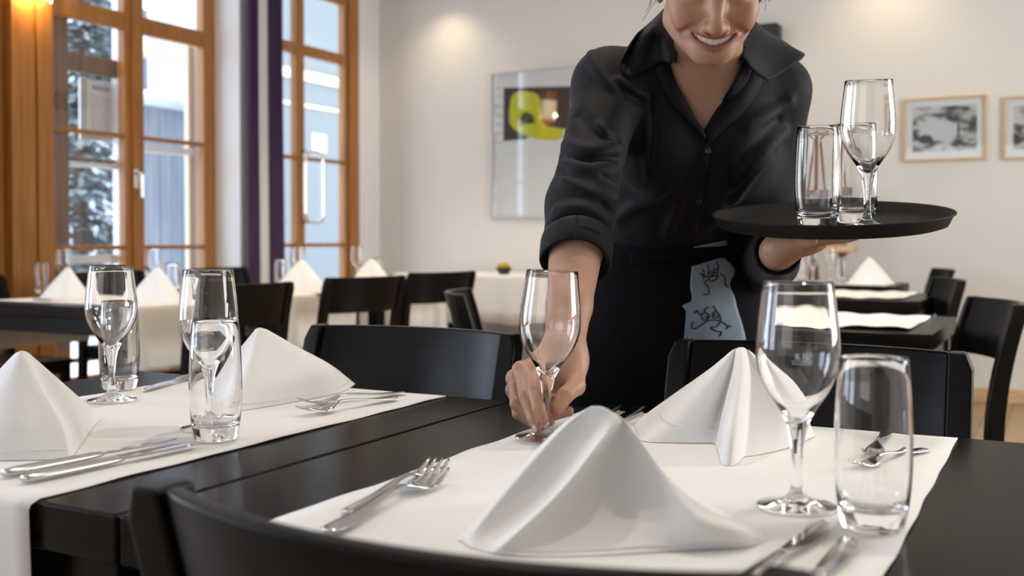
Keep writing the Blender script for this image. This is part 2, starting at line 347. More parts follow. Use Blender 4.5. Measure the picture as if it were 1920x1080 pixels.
# ------------------------------------------------------------------ outside the window
struct('ground', B((-22, x0-0.03, -4, 26, -0.12, -0.02)), M['snow'])
bg_ = thing('house', 'pale rendered house across the yard behind the window', 'building', (-12.5, 13, 0))
fb = B((-3, 0, -9, 9, 0, 7.5)); obj('facade', fb, M['render_wall'], bg_)
for yy in (-6.5, -4.2, -1.9, 0.4, 2.7, 5.0):
    wf = obj('window', B((0, 0.06, yy-0.6, yy+0.6, 2.9, 4.6)), M['white_paint'], bg_)
    obj('pane', B((0.05, 0.075, yy-0.5, yy-0.04, 3.0, 4.5), (0.05, 0.075, yy+0.04, yy+0.5, 3.0, 4.5)), M['ext_glass'], wf)
XF = -8.3
fe = thing('board_fence', 'grey vertical board fence topped with snow outside window', 'fence', (XF, 9.2, 0))
zf = zat(320, 205, XF)
bb = bmesh.new(); yy = yat(232, XF)-9.2
while yy < 5.0:
    add_box(bb, -0.02-0.008*random.random(), 0.02, yy, yy+0.145, 0, zf); yy += 0.155
obj('boards', bb, M['grey_board'], fe)
o = obj('snow_cap', B((-0.2, 0.16, yat(230, XF)-9.2, 5.1, zf, zf+0.14)), M['snow'], fe); bevel(o, 0.06, 4)
be = thing('porch', 'timber porch outside the window and glazed door', 'porch', (-6.4, 7.0, 0))
bevel(obj('beam', B((-0.09, 0.09, yat(262, -6.4)-7.0, yat(352, -6.4)-7.0+0.25, zat(315, 113, -6.4), zat(315, 80, -6.4))), M['beam'], be), 0.01)
bevel(obj('post', B((-0.06, 0.06, yat(352, -6.4)-7.0+0.1, yat(352, -6.4)-7.0+0.22, 0, zat(315, 113, -6.4))), M['beam'], be), 0.006)
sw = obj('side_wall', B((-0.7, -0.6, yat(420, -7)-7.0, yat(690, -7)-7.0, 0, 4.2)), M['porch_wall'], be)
obj('rail', B((-0.6, -0.57, yat(420, -7)-7.0, yat(690, -7)-7.0, zat(600, 158, -7), zat(600, 140, -7)), (-0.6, -0.585, yat(420, -7)-7.0, yat(690, -7)-7.0, zat(600, 206, -7), zat(600, 200, -7))), M['beam'], sw)
obj('notice', B((-0.6, -0.595, yat(586, -7)-7.0, yat(612, -7)-7.0, zat(600, 285, -7), zat(600, 252, -7))), M['paper'], sw)
def leafy(name, label, loc, rad, h, n, seed):
    r = random.Random(seed); t = thing(name, label, 'tree', loc)
    tb = bmesh.new(); add_tube(tb, [(0, 0, 0), (0.03, 0, h*0.5), (0, 0.02, h)], [0.10, 0.07, 0.02], 8); obj('trunk', tb, M['pine_dark'], t)
    lb = bmesh.new()
    for i in range(n):
        z = r.uniform(0.05, 1)*h; k = (1-0.55*(z/h))*rad; a = r.uniform(0, 2*pi); q = sqrt(r.random())*k
        p = Vector((cos(a)*q, sin(a)*q, z)); d = Vector((cos(a), sin(a), -0.35+r.uniform(-.3, .3))).normalized(); s = d.cross(Vector((0, 0, 1))).normalized()
        l, w = r.uniform(.15, .35), r.uniform(.03, .08)
        vs = [bm_v for bm_v in (lb.verts.new(p), lb.verts.new(p+d*l*.5+s*w), lb.verts.new(p+d*l), lb.verts.new(p+d*l*.5-s*w))]
        lb.faces.new(vs)
    obj('foliage', lb, M['leaf'], t)
leafy('fir_tree', 'snow-dusted fir tree behind the left window leaf', (-9.6, yat(150, -9.6), 0), 0.75, 4.6, 3200, 3)
nb = thing('notice_sheet', 'white printed notice in thin frame mounted outside left window leaf', 'notice', (XO-0.03, yat(152, XO-0.03), 0))
zn0, zn1 = zat(180, 264, XO-0.03), zat(180, 150, XO-0.03); wn = yat(214, XO-0.03)-yat(152, XO-0.03)
bevel(obj('frame', B((-0.012, 0.004, 0.0, wn, zn0, zn1)), M['silver_frame'], nb), 0.003)
obj('sheet', B((0.004, 0.0065, 0.05, wn-0.01, zn0+0.03, zn1-0.01)), M['paper'], nb)
lb = bmesh.new(); r = random.Random(2)
add_box(lb, 0.0065, 0.0072, 0.085, wn-0.035, zn1-0.065, zn1-0.035)
for i in range(15):
    z = zn1-0.095-i*0.017; y = 0.075
    while y < wn-0.06:
        w = r.uniform(0.012, 0.045); add_box(lb, 0.0065, 0.0072, y, min(y+w, wn-0.03), z, z+0.006); y += w+0.008
obj('print', lb, M['grey_board'], nb)

# ------------------------------------------------------------------ curtains, sconce, pictures
def curtain(name, label, ya, yb, m, waves, amp, x, grp=None):
    n = waves*10; v = []
    for i in range(n+1):
        t = i/n; y = ya+(yb-ya)*t
        for z in np.linspace(0.03, ZC-0.05, 9):
            fl = 1-0.12*sin(z*1.3)
            v.append((x+amp*fl*sin(t*waves*2*pi+0.3*sin(z*2)), y+0.006*sin(t*waves*4*pi), z))
    o = pyd(name, v, grid_faces(n+1, 9), m); solid(o, 0.002, 0)
    return tag(o, label, 'curtain', 'curtains beside the glazed door')
curtain('curtain', 'left dark purple curtain panel beside the window', 5.37, 5.485, M['purple'], 3, 0.018, XW+0.075)
curtain('curtain', 'white sheer curtain between the two purple panels', 5.485, 5.60, M['sheer'], 3, 0.014, XW+0.055)
curtain('curtain', 'right dark purple curtain panel at the glazed door edge', 5.595, 5.735, M['purple'], 3, 0.018, XW+0.075)

sc = thing('wall_lamp', 'glowing white wall lamp on the orange wood pillar', 'lamp', (XV+0.075, yat(62, XV+0.08), zat(100, 6, XV+0.1)))
sb = bmesh.new(); v = []
for z in (0.0, 0.03, 0.2):
    for k in range(17):
        a = -pi/2+pi*k/16; rr = 0.075+0.05*z/0.2*0.4; v.append((0.005+rr*cos(a)*0.9, 0.125*sin(a), z))
o = pyd('shade', v, [(i*17+k, i*17+k+1, (i+1)*17+k+1, (i+1)*17+k) for i in range(2) for k in range(16)], M['lamp'], sc); solid(o, 0.003, 0)
bevel(obj('back_plate', B((-0.014, 0.003, -0.05, 0.05, 0.04, 0.2)), M['chrome'], sc), 0.002)
light('wall_lamp_bulb', 'POINT', (XV+0.14, yat(62, XV+0.14), zat(100, 6, XV+0.1)+0.05), (0, 0, 0), 8, (1.0, 0.66, 0.28), shadow_soft_size=0.02)

def wall_frame(name, label, xa, xb, za, zb, fw, mf, mw, group=None, thick=0.03):
    t = thing(name, label, 'picture', ((xa+xb)/2, YB, (za+zb)/2), 0, group); w, h = (xb-xa)/2, (zb-za)/2
    fb = B((-w, w, -thick, 0, h-fw, h), (-w, w, -thick, 0, -h, -h+fw), (-w, -w+fw, -thick, 0, -h+fw, h-fw), (w-fw, w, -thick, 0, -h+fw, h-fw))
    bevel(obj('frame', fb, mf, t), 0.002)
    obj('mat_board', B((-w+fw, w-fw, -0.012, -0.004, -h+fw, h-fw)), mw, t)
    return t, w, h
def flat(name, polys, m, parent, y, d=0.001):
    bm = bmesh.new()
    for P in polys:
        a = [bm.verts.new((p[0], y, p[1])) for p in P]; b = [bm.verts.new((p[0], y-d, p[1])) for p in P]
        bm.faces.new(a); bm.faces.new(b[::-1])
        for i in range(len(P)): bm.faces.new((a[i], a[(i+1) % len(P)], b[(i+1) % len(P)], b[i]))
    return obj(name, bm, m, parent)
def WB(px, py):                                       # point on the back wall
    a, b, c = ray(px, py); dx, dy = rot(a, b); t = YB/dy
    return np.array([dx*t, YB, H+c*t])
# large abstract print
p0, p1 = WB(923, 138), WB(921, 409); xr_ = WB(1110, 128)[0]
t, w, h = wall_frame('framed_print', 'large framed abstract print with yellow shape on black', p0[0], xr_, p1[2], p0[2], 0.012, M['silver_frame'], M['paper'])
def LB(px, py): q = WB(px, py); return (q[0]-(p0[0]+xr_)/2, q[2]-(p0[2]+p1[2])/2)
t.rotation_euler = (radians(-0.4), 0, radians(-1.3)); t.location.y = YB-0.011
flat('black_ground', [[LB(*p) for p in ((946, 165), (1060, 163), (1075, 163), (1074, 240), (1050, 246), (1000, 255), (985, 262), (946, 265))]], M['print_black'], t, -0.012)
arc = [(960, 185), (966, 175), (980, 172), (1000, 173), (1011, 178), (1015, 190), (1017, 215), (1020, 230), (1030, 238), (1046, 240), (1060, 242), (1060, 258), (1045, 264), (1010, 262), (985, 254), (966, 243), (957, 230), (957, 205)]
flat('yellow_shape', [[LB(*p) for p in arc]], M['print_yellow'], t, -0.0132)
hole = [(977, 236), (978, 222), (983, 213), (991, 210), (999, 213), (1004, 222), (1005, 231), (990, 233)]
flat('black_arch', [[LB(*p) for p in hole]], M['print_black'], t, -0.0144)
flat('orange_reflection', [[LB(*p) for p in ((1028, 172), (1047, 172), (1047, 220), (1028, 220))]], M['reflection_rust'], t, -0.0132)  # orange reflection in the cover glass, painted onto the print
for y in range(165, 270, 17): flat('ruled_line', [[LB(928, y), LB(944, y), LB(944, y+1.3), LB(928, y+1.3)]], M['grey_board'], t, -0.012)
obj('cover_glass', B((-w+0.012, w-0.012, -0.022, -0.019, -h+0.012, h-0.012)), M['pane'], t)
# small photographs
def photo(label, l, r_, tp, bt, seed):
    a = WB(l, tp); b = WB(r_, bt)
    t, w, h = wall_frame('framed_photograph', label, a[0], b[0], b[2], a[2], 0.014, M['pale_wood'], M['paper'], 'light wood framed photographs on back wall')
    m = mat('photo_print', (0.3, 0.3, 0.3), 0.4); n = nd(m, 'ShaderNodeTexNoise'); n.inputs['Scale'].default_value = 7; n.inputs['Detail'].default_value = 6
    mp = coords(m, (1.2, 1, 2.2)); ad = nd(m, 'ShaderNodeVectorMath', operation='ADD'); ad.inputs[1].default_value = (seed, 0, seed*2); lk(m, mp, ad.inputs[0]); lk(m, ad.outputs[0], n.inputs['Vector'])
    rp = nd(m, 'ShaderNodeValToRGB'); rp.color_ramp.elements[0].position = 0.42; rp.color_ramp.elements[1].position = 0.55
    rp.color_ramp.elements[0].color = (0.02, 0.02, 0.02, 1); rp.color_ramp.elements[1].color = (0.62, 0.62, 0.62, 1)
    lk(m, n.outputs[0], rp.inputs[0]); lk(m, rp.outputs[0], bsdf(m).inputs['Base Color'])
    obj('photo', B((-w+0.055, w-0.055, -0.014, -0.012, -h+0.06, h-0.055)), m, t)
    obj('cover_glass', B((-w+0.012, w-0.012, -0.022, -0.0205, -h+0.012, h-0.012)), M['pane'], t)
    return t, w, h
t, w, h = photo('left framed black and white snow photograph on back wall', 1695, 1850, 187, 299, 1.3)
flat('dark_shrub', [[(-0.11+0.045*cos(a), -0.06+0.028*sin(a)) for a in np.linspace(0, 2*pi, 16)[:-1]]], M['print_black'], t, -0.0142)
flat('standing_figure', [[(0.075, -0.055), (0.086, -0.055), (0.088, 0.02), (0.08, 0.035), (0.073, 0.02)]], M['print_black'], t, -0.0142)
flat('pale_field', [[(-0.15, -0.05), (-0.13, 0.03), (0.0, 0.045), (0.06, 0.03), (0.06, -0.06), (0, -0.08)]], M['silver_frame'], t, -0.0141)
photo('framed photograph cut by the right picture edge', 1882, 2036, 183, 295, 4.7)
a = WB(1395, 56); b = WB(1466, 91)
t = thing('wall_speaker', 'small black box mounted high on back wall behind the head', 'speaker', (b[0]-0.2, YB-0.07, (a[2]+b[2])/2))
bevel(obj('cabinet', B((-0.2, 0.2, -0.07, 0.07, -0.075, 0.075)), M['black_box'], t), 0.006)
obj('grille', B((-0.19, 0.19, -0.074, -0.07, -0.065, 0.065)), M['print_black'], t)
# easel with a colourful canvas
ez = thing('easel', 'wooden easel standing at back wall behind the tray', 'easel', (WB(1545, 450)[0], YB-0.36, 0))
for a, b in (((-0.20, -0.02, 0.90), (-0.03, 0.10, 1.62)), ((0.20, -0.02, 0.90), (0.05, 0.10, 1.60))):
    eb = bmesh.new(); add_tube(eb, [a, b], [0.022, 0.016], 4); obj('mast', eb, M['brown_wood'], ez)
eb = bmesh.new(); add_tube(eb, [(0, -0.03, 0.4), (0, 0.10, 1.70)], [0.026, 0.02], 4); obj('mast', eb, M['brown_wood'], ez)
for sx in (-1, 1):
    eb = bmesh.new(); add_tube(eb, [(sx*0.18, -0.02, 0.92), (sx*0.29, -0.08, 0.0)], [0.022, 0.022], 4); obj('leg', eb, M['brown_wood'], ez)
eb = bmesh.new(); add_tube(eb, [(0, 0.06, 0.92), (0, 0.3, 0.0)], [0.022, 0.022], 4); obj('leg', eb, M['brown_wood'], ez)
bevel(obj('ledge', B((-0.27, 0.27, -0.11, -0.01, 0.915, 0.955)), M['pale_wood'], ez), 0.004)
obj('crossbar', B((-0.21, 0.21, -0.015, 0.01, 1.19, 1.25)), M['brown_wood'], ez)
m = mat('flower_canvas', (0.4, 0.4, 0.4), 0.7)
vn = nd(m, 'ShaderNodeTexVoronoi'); vn.inputs['Scale'].default_value = 16; lk(m, coords(m), vn.inputs['Vector'])
rp = nd(m, 'ShaderNodeValToRGB'); rp.color_ramp.interpolation = 'CONSTANT'
for i, (p, c) in enumerate(((0, (0.20, 0.21, 0.23)), (0.25, (0.50, 0.12, 0.04)), (0.36, (0.34, 0.35, 0.36)), (0.55, (0.10, 0.14, 0.08)), (0.68, (0.22, 0.05, 0.06)), (0.78, (0.45, 0.45, 0.44)))):
    e = rp.color_ramp.elements[i] if i < 2 else rp.color_ramp.elements.new(p); e.position = p; e.color = (*c, 1)
sp2 = nd(m, 'ShaderNodeSeparateColor'); lk(m, vn.outputs['Color'], sp2.inputs[0]); lk(m, sp2.outputs[0], rp.inputs[0]); lk(m, rp.outputs[0], bsdf(m).inputs['Base Color'])
cv = thing('canvas_painting', 'colourful grey and orange canvas resting on the easel ledge', 'painting', (ez.location.x-0.02, YB-0.41, 0.957))
o = obj('canvas', B((-0.24, 0.24, -0.012, 0.0, 0, 0.33)), m, cv); bevel(o, 0.002); o.rotation_euler = (-0.12, 0, 0)

# ------------------------------------------------------------------ tables
TZ = 0.74
def table(label, xa, xb, ya, yb, group='black dining tables'):
    cx, cy = (xa+xb)/2, (ya+yb)/2; t = thing('dining_table', label, 'table', (cx, cy, 0), 0, group); w, d = (xb-xa)/2, (yb-ya)/2
    bevel(obj('table_top', B((-w, w, -d, d, TZ-0.047, TZ)), M['table_top'], t), 0.004, 3)
    for sx in (-1, 1):
        for sy in (-1, 1):
            ax, ay = sx*(w-0.05), sy*(d-0.05)
            bevel(obj('leg', B((ax-0.032, ax+0.032, ay-0.032, ay+0.032, 0, TZ-0.047)), M['black_wood'], t), 0.004)
    bevel(obj('frame_rail', B((-w+0.08, w-0.08, -d+0.03, -d+0.05, TZ-0.11, TZ-0.047), (-w+0.08, w-0.08, d-0.05, d-0.03, TZ-0.11, TZ-0.047),
                       (-w+0.03, -w+0.05, -d+0.08, d-0.08, TZ-0.11, TZ-0.047), (w-0.05, w-0.03, -d+0.08, d-0.08, TZ-0.11, TZ-0.047)), M['black_wood'], t), 0.002)
    return t
YN, YFAR = 0.668, 1.432
table('front right black table where the wine glass is being set down', -0.757, 0.043, YN, YFAR)
table('front left black table holding three laid glasses and white runner', -1.560, -0.761, YN, YFAR)
XA0, XA1 = -3.92, -3.08
table('black table by the window, nearest the left picture edge', XA0, XA1, 2.70, 3.42)
table('black table by the window, second from the left picture edge', XA0, XA1, 3.54, 4.26)
table('black table by the window, nearest the glazed door', XA0, XA1, 4.38, 5.10)
table('back right row: black table nearest the person', -1.10, -0.305, 2.95, 3.67)
table('back right row: middle black table', -1.31, -0.515, 4.54, 5.26)
table('back right row: black table nearest the back wall', -1.60, -0.80, 5.92, 6.50)

# ------------------------------------------------------------------ runners and cloths
def runner(label, axis, a0, a1, b0, b1, hang0=0.0, hang1=0.0, seed=1, name='table_runner', na=46, nb=22, amp=0.0009):
    """strip along 'axis' from a0 to a1, b0..b1 across; hangs over the edge by hang0 / hang1"""
    path = []
    R = 0.008; zt = TZ+0.0010
    if hang0 > 0:
        for t in np.linspace(1, 0, 14): path.append((a0-R*0.6, zt-R-t*hang0))
        path.append((a0-R*0.3, zt-R*0.35))
    for t in np.linspace(0, 1, na): path.append((a0+(a1-a0)*t+(0.004 if hang0 and t == 0 else 0), zt))
    if hang1 > 0:
        path.append((a1+R*0.3, zt-R*0.35))
        for t in np.linspace(0, 1, 14): path.append((a1+R*0.6, zt-R-t*hang1))
    r = np.random.default_rng(seed); ph = r.uniform(0, 6.28, 12); v = []
    for i, (a, z) in enumerate(path):
        for j in range(nb+1):
            t = j/nb; b = b0+(b1-b0)*t
            s = a*9
            edge = abs(2*t-1)**6
            dz = amp*(0.35*sin(1.3*s+ph[0]+4*t)+0.25*sin(2.7*s+ph[1]-5*t)+0.4)+edge*amp*1.6*(0.5+0.5*sin(4.3*s+ph[2])*sin(1.7*s+ph[3]))
            db = edge*0.0006*(sin(5*s+ph[4])+sin(2.1*s+ph[5]))
            on = z > TZ
            da = 0.0
            if not on: da = (0.010*sin(9*t*3.1+ph[6])*min(1, (TZ-z)/0.25))*(-1 if a < (a0+a1)/2 else 1)+(-0.004 if a < (a0+a1)/2 else 0.004)
            p = (a+da, b+db, z+(max(dz, 0.0002) if on else 0))
            v.append(p if axis == 'x' else (p[1], p[0], p[2]))
    o = pyd(name, v, grid_faces(len(path), nb+1), M['cloth'])
    solid(o, 0.0013, 0)
    return tag(o, label, 'runner', 'white runners on the dining tables')
runner('white runner on the front right table under the large near napkin', 'y', YN, 1.410, -0.615, -0.115, 0.24, 0, 3, amp=0.0011)
runner('white runner on the front left table with end hanging over near edge', 'y', YN, 1.418, -1.372, -0.868, 0.30, 0, 5)
runner('white runner hanging off the window table nearest the left picture edge', 'x', XA0, XA1, 2.80, 3.31, 0.20, 0.245, 7, nb=14)
runner('white runner hanging off the second window table from the left', 'x', XA0, XA1, 3.62, 4.18, 0.2, 0.245, 8, nb=14)
runner('white runner hanging off the window table nearest the door', 'x', XA0, XA1, 4.46, 5.02, 0.2, 0.245, 9, nb=14)
runner('white runner lying across the right row table nearest the person', 'x', -1.10, -0.375, 3.03, 3.58, 0.15, 0, 10, nb=14, amp=0.006)
runner('white runner lying across the middle table of the right row', 'x', -1.31, -0.60, 4.62, 5.18, 0.15, 0, 11, nb=14, amp=0.005)
runner('white runner lying across the right row table nearest back wall', 'x', -1.60, -0.86, 5.96, 6.46, 0.15, 0, 12, nb=14)
# buffet table wrapped in a white cloth at the back wall
bt = thing('buffet_table', 'buffet table against the back wall under long white cloth', 'table', (-3.45, 6.52, 0))
bevel(obj('table_top', B((-0.72, 0.72, -0.32, 0.32, 0.70, 0.748)), M['table_top'], bt), 0.003)
for sx in (-1, 1):
    for sy in (-1, 1): obj('leg', B((sx*0.66-0.03, sx*0.66+0.03, sy*0.27-0.03, sy*0.27+0.03, 0, 0.70)), M['black_wood'], bt)
v = []; nu = 150
for i in range(nu):                                   # skirt of the cloth, rounded corners and soft folds
    a = 2*pi*i/nu; ca, sa = cos(a), sin(a); k = (abs(ca)**8+abs(sa)**8)**(-1/8)
    for j, z in enumerate((0.752, 0.750, 0.735, 0.62, 0.52, 0.43)):
        g = 0.985 if j == 0 else 1.0+0.0*j
        fold = (0.010*sin(a*23)+0.006*sin(a*37+1))*max(0, j-2)/3
        v.append((-3.45+ca*k*(0.795*g)+ca*fold, 6.52+sa*k*(0.395*g)+sa*fold, z+(0.0 if j < 5 else 0.006*sin(a*11))))
f = grid_faces(nu, 6, True); f.append(tuple(i*6 for i in range(nu)))
o = pyd('tablecloth', v, f, M['cloth']); solid(o, 0.002, 0); tag(o, 'white tablecloth covering the buffet table at back wall', 'tablecloth')
fl = thing('flower_bowl', 'small bowl of yellow flowers on the white buffet cloth', 'bowl', (T(1008, 502, 0.754)[0]*0.86, 6.33, 0.7545))
bm = bmesh.new(); add_lathe(bm, [(0, 0), (0.03, 0), (0.045, 0.02), (0.055, 0.045), (0.052, 0.046), (0.042, 0.022), (0.028, 0.006), (0, 0.006)], 24); obj('bowl', bm, M['black_box'], fl, smooth=True)
bm = bmesh.new(); r = random.Random(4)
for i in range(26):
    a, q = r.uniform(0, 6.28), r.uniform(0, 0.05); c = (q*cos(a), q*sin(a), 0.045+r.uniform(0, 0.03)); bmesh.ops.create_icosphere(bm, subdivisions=1, radius=0.012, matrix=Matrix.Translation(c))
obj('blossoms', bm, mat('yellow_petal', (0.65, 0.42, 0.03), 0.6), fl, smooth=True)

# ------------------------------------------------------------------ chairs
def make_chair(label, group='black wooden dining chairs'):
    t = thing('dining_chair', label, 'chair', (0, 0, 0), 0, group); bw = M['black_wood']
    prof = catmull([(-0.245, 0.0), (-0.212, 0.22), (-0.20, 0.44), (-0.207, 0.58), (-0.228, 0.70), (-0.262, 0.825)], 26)
    HW = 0.231
    for s in (-1, 1):                                  # rear leg running up into the back post
        v = []
        for i, (y, z) in enumerate(prof):
            d = 0.019+0.004*sin(pi*i/25); xo = s*HW; xi = s*(HW-0.034)
            if z > 0.805: xo = s*(HW-0.010*((z-0.805)/0.02)**2)
            v += [(xo, y-d, z), (xi, y-d, z), (xi, y+d*0.9, z), (xo, y+d*0.9, z)]
        f = [(i*4+k, i*4+(k+1) % 4, i*4+4+(k+1) % 4, i*4+4+k) for i in range(25) for k in range(4)]+[(3, 2, 1, 0), (100, 101, 102, 103)]
        bevel(pyd('leg', v, f, bw, t), 0.004, 3)
        fl_ = 0.2
        v = []
        for z, k in ((0, 0.014), (0.2, 0.016), (0.435, 0.0185)):
            v += [(s*fl_-k, 0.20-k, z), (s*fl_+k, 0.20-k, z), (s*fl_+k, 0.20+k, z), (s*fl_-k, 0.20+k, z)]
        f = [(i*4+k, i*4+(k+1) % 4, i*4+4+(k+1) % 4, i*4+4+k) for i in range(2) for k in range(4)]+[(3, 2, 1, 0), (8, 9, 10, 11)]
        bevel(pyd('leg', v, f, bw, t), 0.003)
    # curved back panel
    nx, nz = 24, 8; v = []; hw = HW-0.0345
    for i in range(nx+1):
        x = -hw+2*hw*i/nx; sag = 0.048*(1-(x/hw)**2)**0.9 if abs(x) < hw else 0
        for j in range(nz+1):
            z = 0.662+(0.8245-0.662)*j/nz; y = np.interp(z, prof[:, 1], prof[:, 0]); v.append((x, y-sag-0.012, z))
    n0 = len(v)
    v += [(p[0], p[1]+0.017, p[2]) for p in v]
    f = []
    W_ = nz+1
    for i in range(nx):
        for j in range(nz):
            a = i*W_+j; f.append((a, a+1, a+W_+1, a+W_)); f.append((n0+a, n0+a+W_, n0+a+W_+1, n0+a+1))
        a = i*W_; f.append((a, a+W_, n0+a+W_, n0+a)); a = i*W_+nz; f.append((a, n0+a, n0+a+W_, a+W_))
    for j in range(nz):
        f.append((j, n0+j, n0+j+1, j+1)); a = nx*W_+j; f.append((a, a+1, n0+a+1, n0+a))
    bevel(pyd('backrest', v, f, bw, t), 0.004, 3, 50)
    v = []; ns = 12
    for i in range(ns+1):
        x = -0.225+0.45*i/ns
        for j in range(ns+1):
            y = -0.195+0.425*j/ns; v.append((x, y, 0.452-0.010*(1-(x/0.225)**2)*(1-((y-0.02)/0.22)**2)))
    o = pyd('seat', v, grid_faces(ns+1, ns+1), bw, t); solid(o, 0.018, -1); bevel(o, 0.004)
    o = obj('seat_frame', B((-0.19, 0.19, 0.192, 0.212, 0.385, 0.434), (-0.2, 0.2, -0.208, -0.19, 0.385, 0.434), (-0.21, -0.19, -0.19, 0.195, 0.385, 0.434), (0.19, 0.21, -0.19, 0.195, 0.385, 0.434)), bw, t); bevel(o, 0.002)
    return t
ch = make_chair('black chair in the near foreground with its curved back towards the viewer')
ch.location = (-0.331, 0.777, 0)
for x, y, rz, lab in (
        (-1.075, 1.368, pi, 'black chair behind the front left table, left of the person'),
        (-0.346, 1.405, pi, 'black chair behind the front right table, half hidden by tall napkin'),
        (-3.02, 3.10, pi/2-0.2, 'leftmost of three black chairs in row along window tables'),
        (-3.06, 3.96, pi/2-0.25, 'middle of three black chairs in row along window tables'),
        (-3.12, 4.73, pi/2-0.28, 'rightmost of three black chairs in row along the window tables'),
        (-1.49, 3.04, radians(-63), 'lone black chair turned edge-on, left of the hand-held glass'),
        (-0.414, 3.07, pi/2+0.33, 'right row chair nearest the viewer, seen whole from its side'),
        (-0.684, 4.72, pi/2+0.33, 'middle chair of the row along the right back wall'),
        (-0.864, 6.37, pi/2+0.3, 'farthest chair of the right row, mostly hidden behind the others'),
        (-4.22, 3.05, -pi/2, 'dark chair back at the left picture edge behind the window table'),
        (-4.22, 3.90, -pi/2, 'dark chair on the window side behind two white napkins'),
        (-4.22, 4.72, -pi/2, 'dark chair on the window side in front of purple curtain')):
    dup(ch, (x, y, 0), rz, lab)

# ------------------------------------------------------------------ tableware
def wine_mesh():
    out = [(0, 0), (0.020, 0.0003), (0.0345, 0.0004)] + smooth_profile([(0.0364, 0.0014), (0.0355, 0.0026), (0.029, 0.0038), (0.018, 0.0066), (0.0090, 0.0115), (0.0058, 0.019), (0.0046, 0.031), (0.0048, 0.045), (0.0058, 0.057), (0.0076, 0.067), (0.0104, 0.0775), (0.0150, 0.0880), (0.0212, 0.0975), (0.0285, 0.1085), (0.0342, 0.1205), (0.0372, 0.132), (0.0381, 0.144), (0.0372, 0.162), (0.0350, 0.181), (0.0330, 0.198), (0.0319, 0.2076)], 60)
    inn = [(0.0316, 0.2084), (0.0311, 0.2076)] + smooth_profile([(0.0321, 0.198), (0.0340, 0.181), (0.0362, 0.162), (0.0371, 0.144), (0.0361, 0.132), (0.0329, 0.1210), (0.0272, 0.1098), (0.0196, 0.0992), (0.0128, 0.0915), (0.0074, 0.0852), (0.0030, 0.0812)], 40) + [(0, 0.0800)]
    bm = bmesh.new(); add_lathe(bm, out+inn, 72); return bm
def tumbler_mesh():
    out = [(0, 0.0012), (0.018, 0.0010), (0.0235, 0.0003)] + smooth_profile([(0.0262, 0.0022), (0.0281, 0.011), (0.0305, 0.030), (0.0320, 0.052), (0.0323, 0.072), (0.0313, 0.102), (0.0296, 0.128), (0.0283, 0.1462)], 36)
    inn = [(0.0278, 0.147), (0.0272, 0.1462)] + smooth_profile([(0.0284, 0.128), (0.0301, 0.102), (0.0311, 0.072), (0.0308, 0.052), (0.0291, 0.032), (0.0262, 0.0225), (0.0200, 0.0172), (0.010, 0.0155)], 30) + [(0, 0.0152)]
    bm = bmesh.new(); add_lathe(bm, out+inn, 72); return bm
GZ = TZ+0.0030
wg = obj('wine_glass', wine_mesh(), M['glass'], smooth=True)
tb_ = obj('tumbler', tumbler_mesh(), M['glass'], smooth=True)
def mark(parent, ang):                                 # etched fill mark on the bowl
    bm = bmesh.new()
    def q(u0, u1, z0, z1):
        ps = []
        for u, z in ((u0, z0), (u1, z0), (u1, z1), (u0, z1)):
            r_ = float(np.interp(z, [0.1205, 0.132, 0.144, 0.162], [0.0342, 0.0372, 0.0381, 0.0372]))+0.00015
            ps.append(bm.verts.new((r_*cos(ang+u/r_), r_*sin(ang+u/r_), z)))
        bm.faces.new(ps)
    z = 0.139
    q(-0.009, 0.009, z, z+0.0006)                       # fill line
    d = 0.0007
    def digit(u, segs):
        w, hh = 0.0024, 0.0046; z0 = z+0.0022
        S_ = {'t': (0, w, hh-d, hh), 'b': (0, w, 0, d), 'm': (0, w, hh/2-d/2, hh/2+d/2), 'l': (0, d, hh/2, hh), 'L': (0, d, 0, hh/2), 'r': (w-d, w, hh/2, hh), 'R': (w-d, w, 0, hh/2)}
        for s in segs: a, b, c, e = S_[s]; q(u+a, u+b, z0+c, z0+e)
    digit(-0.0055, 'tblLrR'); q(-0.0023, -0.0015, z+0.0022, z+0.003); digit(-0.0008, 'rR'); digit(0.0040, 'lLb')
    r = random.Random(9); u = -0.0085
    while u < 0.008: w = r.uniform(0.0006, 0.0014); q(u, u+w, z-0.0026, z-0.0026+r.uniform(0.0008, 0.0018)); u += w+0.0005
    return obj('fill_mark', bm, M['etch'], parent)
def facing(p): return math.atan2(-p[1], -p[0])
gHp = T(1021, 823, GZ+0.0012)
gH = dup(wg, gHp); tag(gH, 'empty wine glass held by the stem in the right hand', 'glass', 'wine glasses')
mark(gH, facing(gHp)-0.35); gH.rotation_euler = (Matrix.Rotation(TH, 4, 'Z') @ Matrix.Rotation(radians(2.6), 4, 'Y')).to_euler()
for px, py, lab, mk in ((1494, 951, 'large wine glass on the front right table, beside a tumbler', 0.1), (210, 751, 'wine glass in front of a tumbler at left of the front left table', None), (392, 803, 'wine glass standing right behind the near left tumbler', 0.6)):
    p = T(px, py, GZ); o = dup(wg, p); tag(o, lab, 'glass', 'wine glasses')
    if mk is not None: mark(o, facing(p)+mk)
for px, py, lab in ((1636, 990, 'tumbler on the front right table beside a large wine glass'), (405, 824, 'near tumbler in front of wine glass on the front left table'), (224, 730, 'tumbler behind the leftmost wine glass on the front left table')):
    o = dup(tb_, T(px, py, GZ)); tag(o, lab, 'glass', 'tumblers')
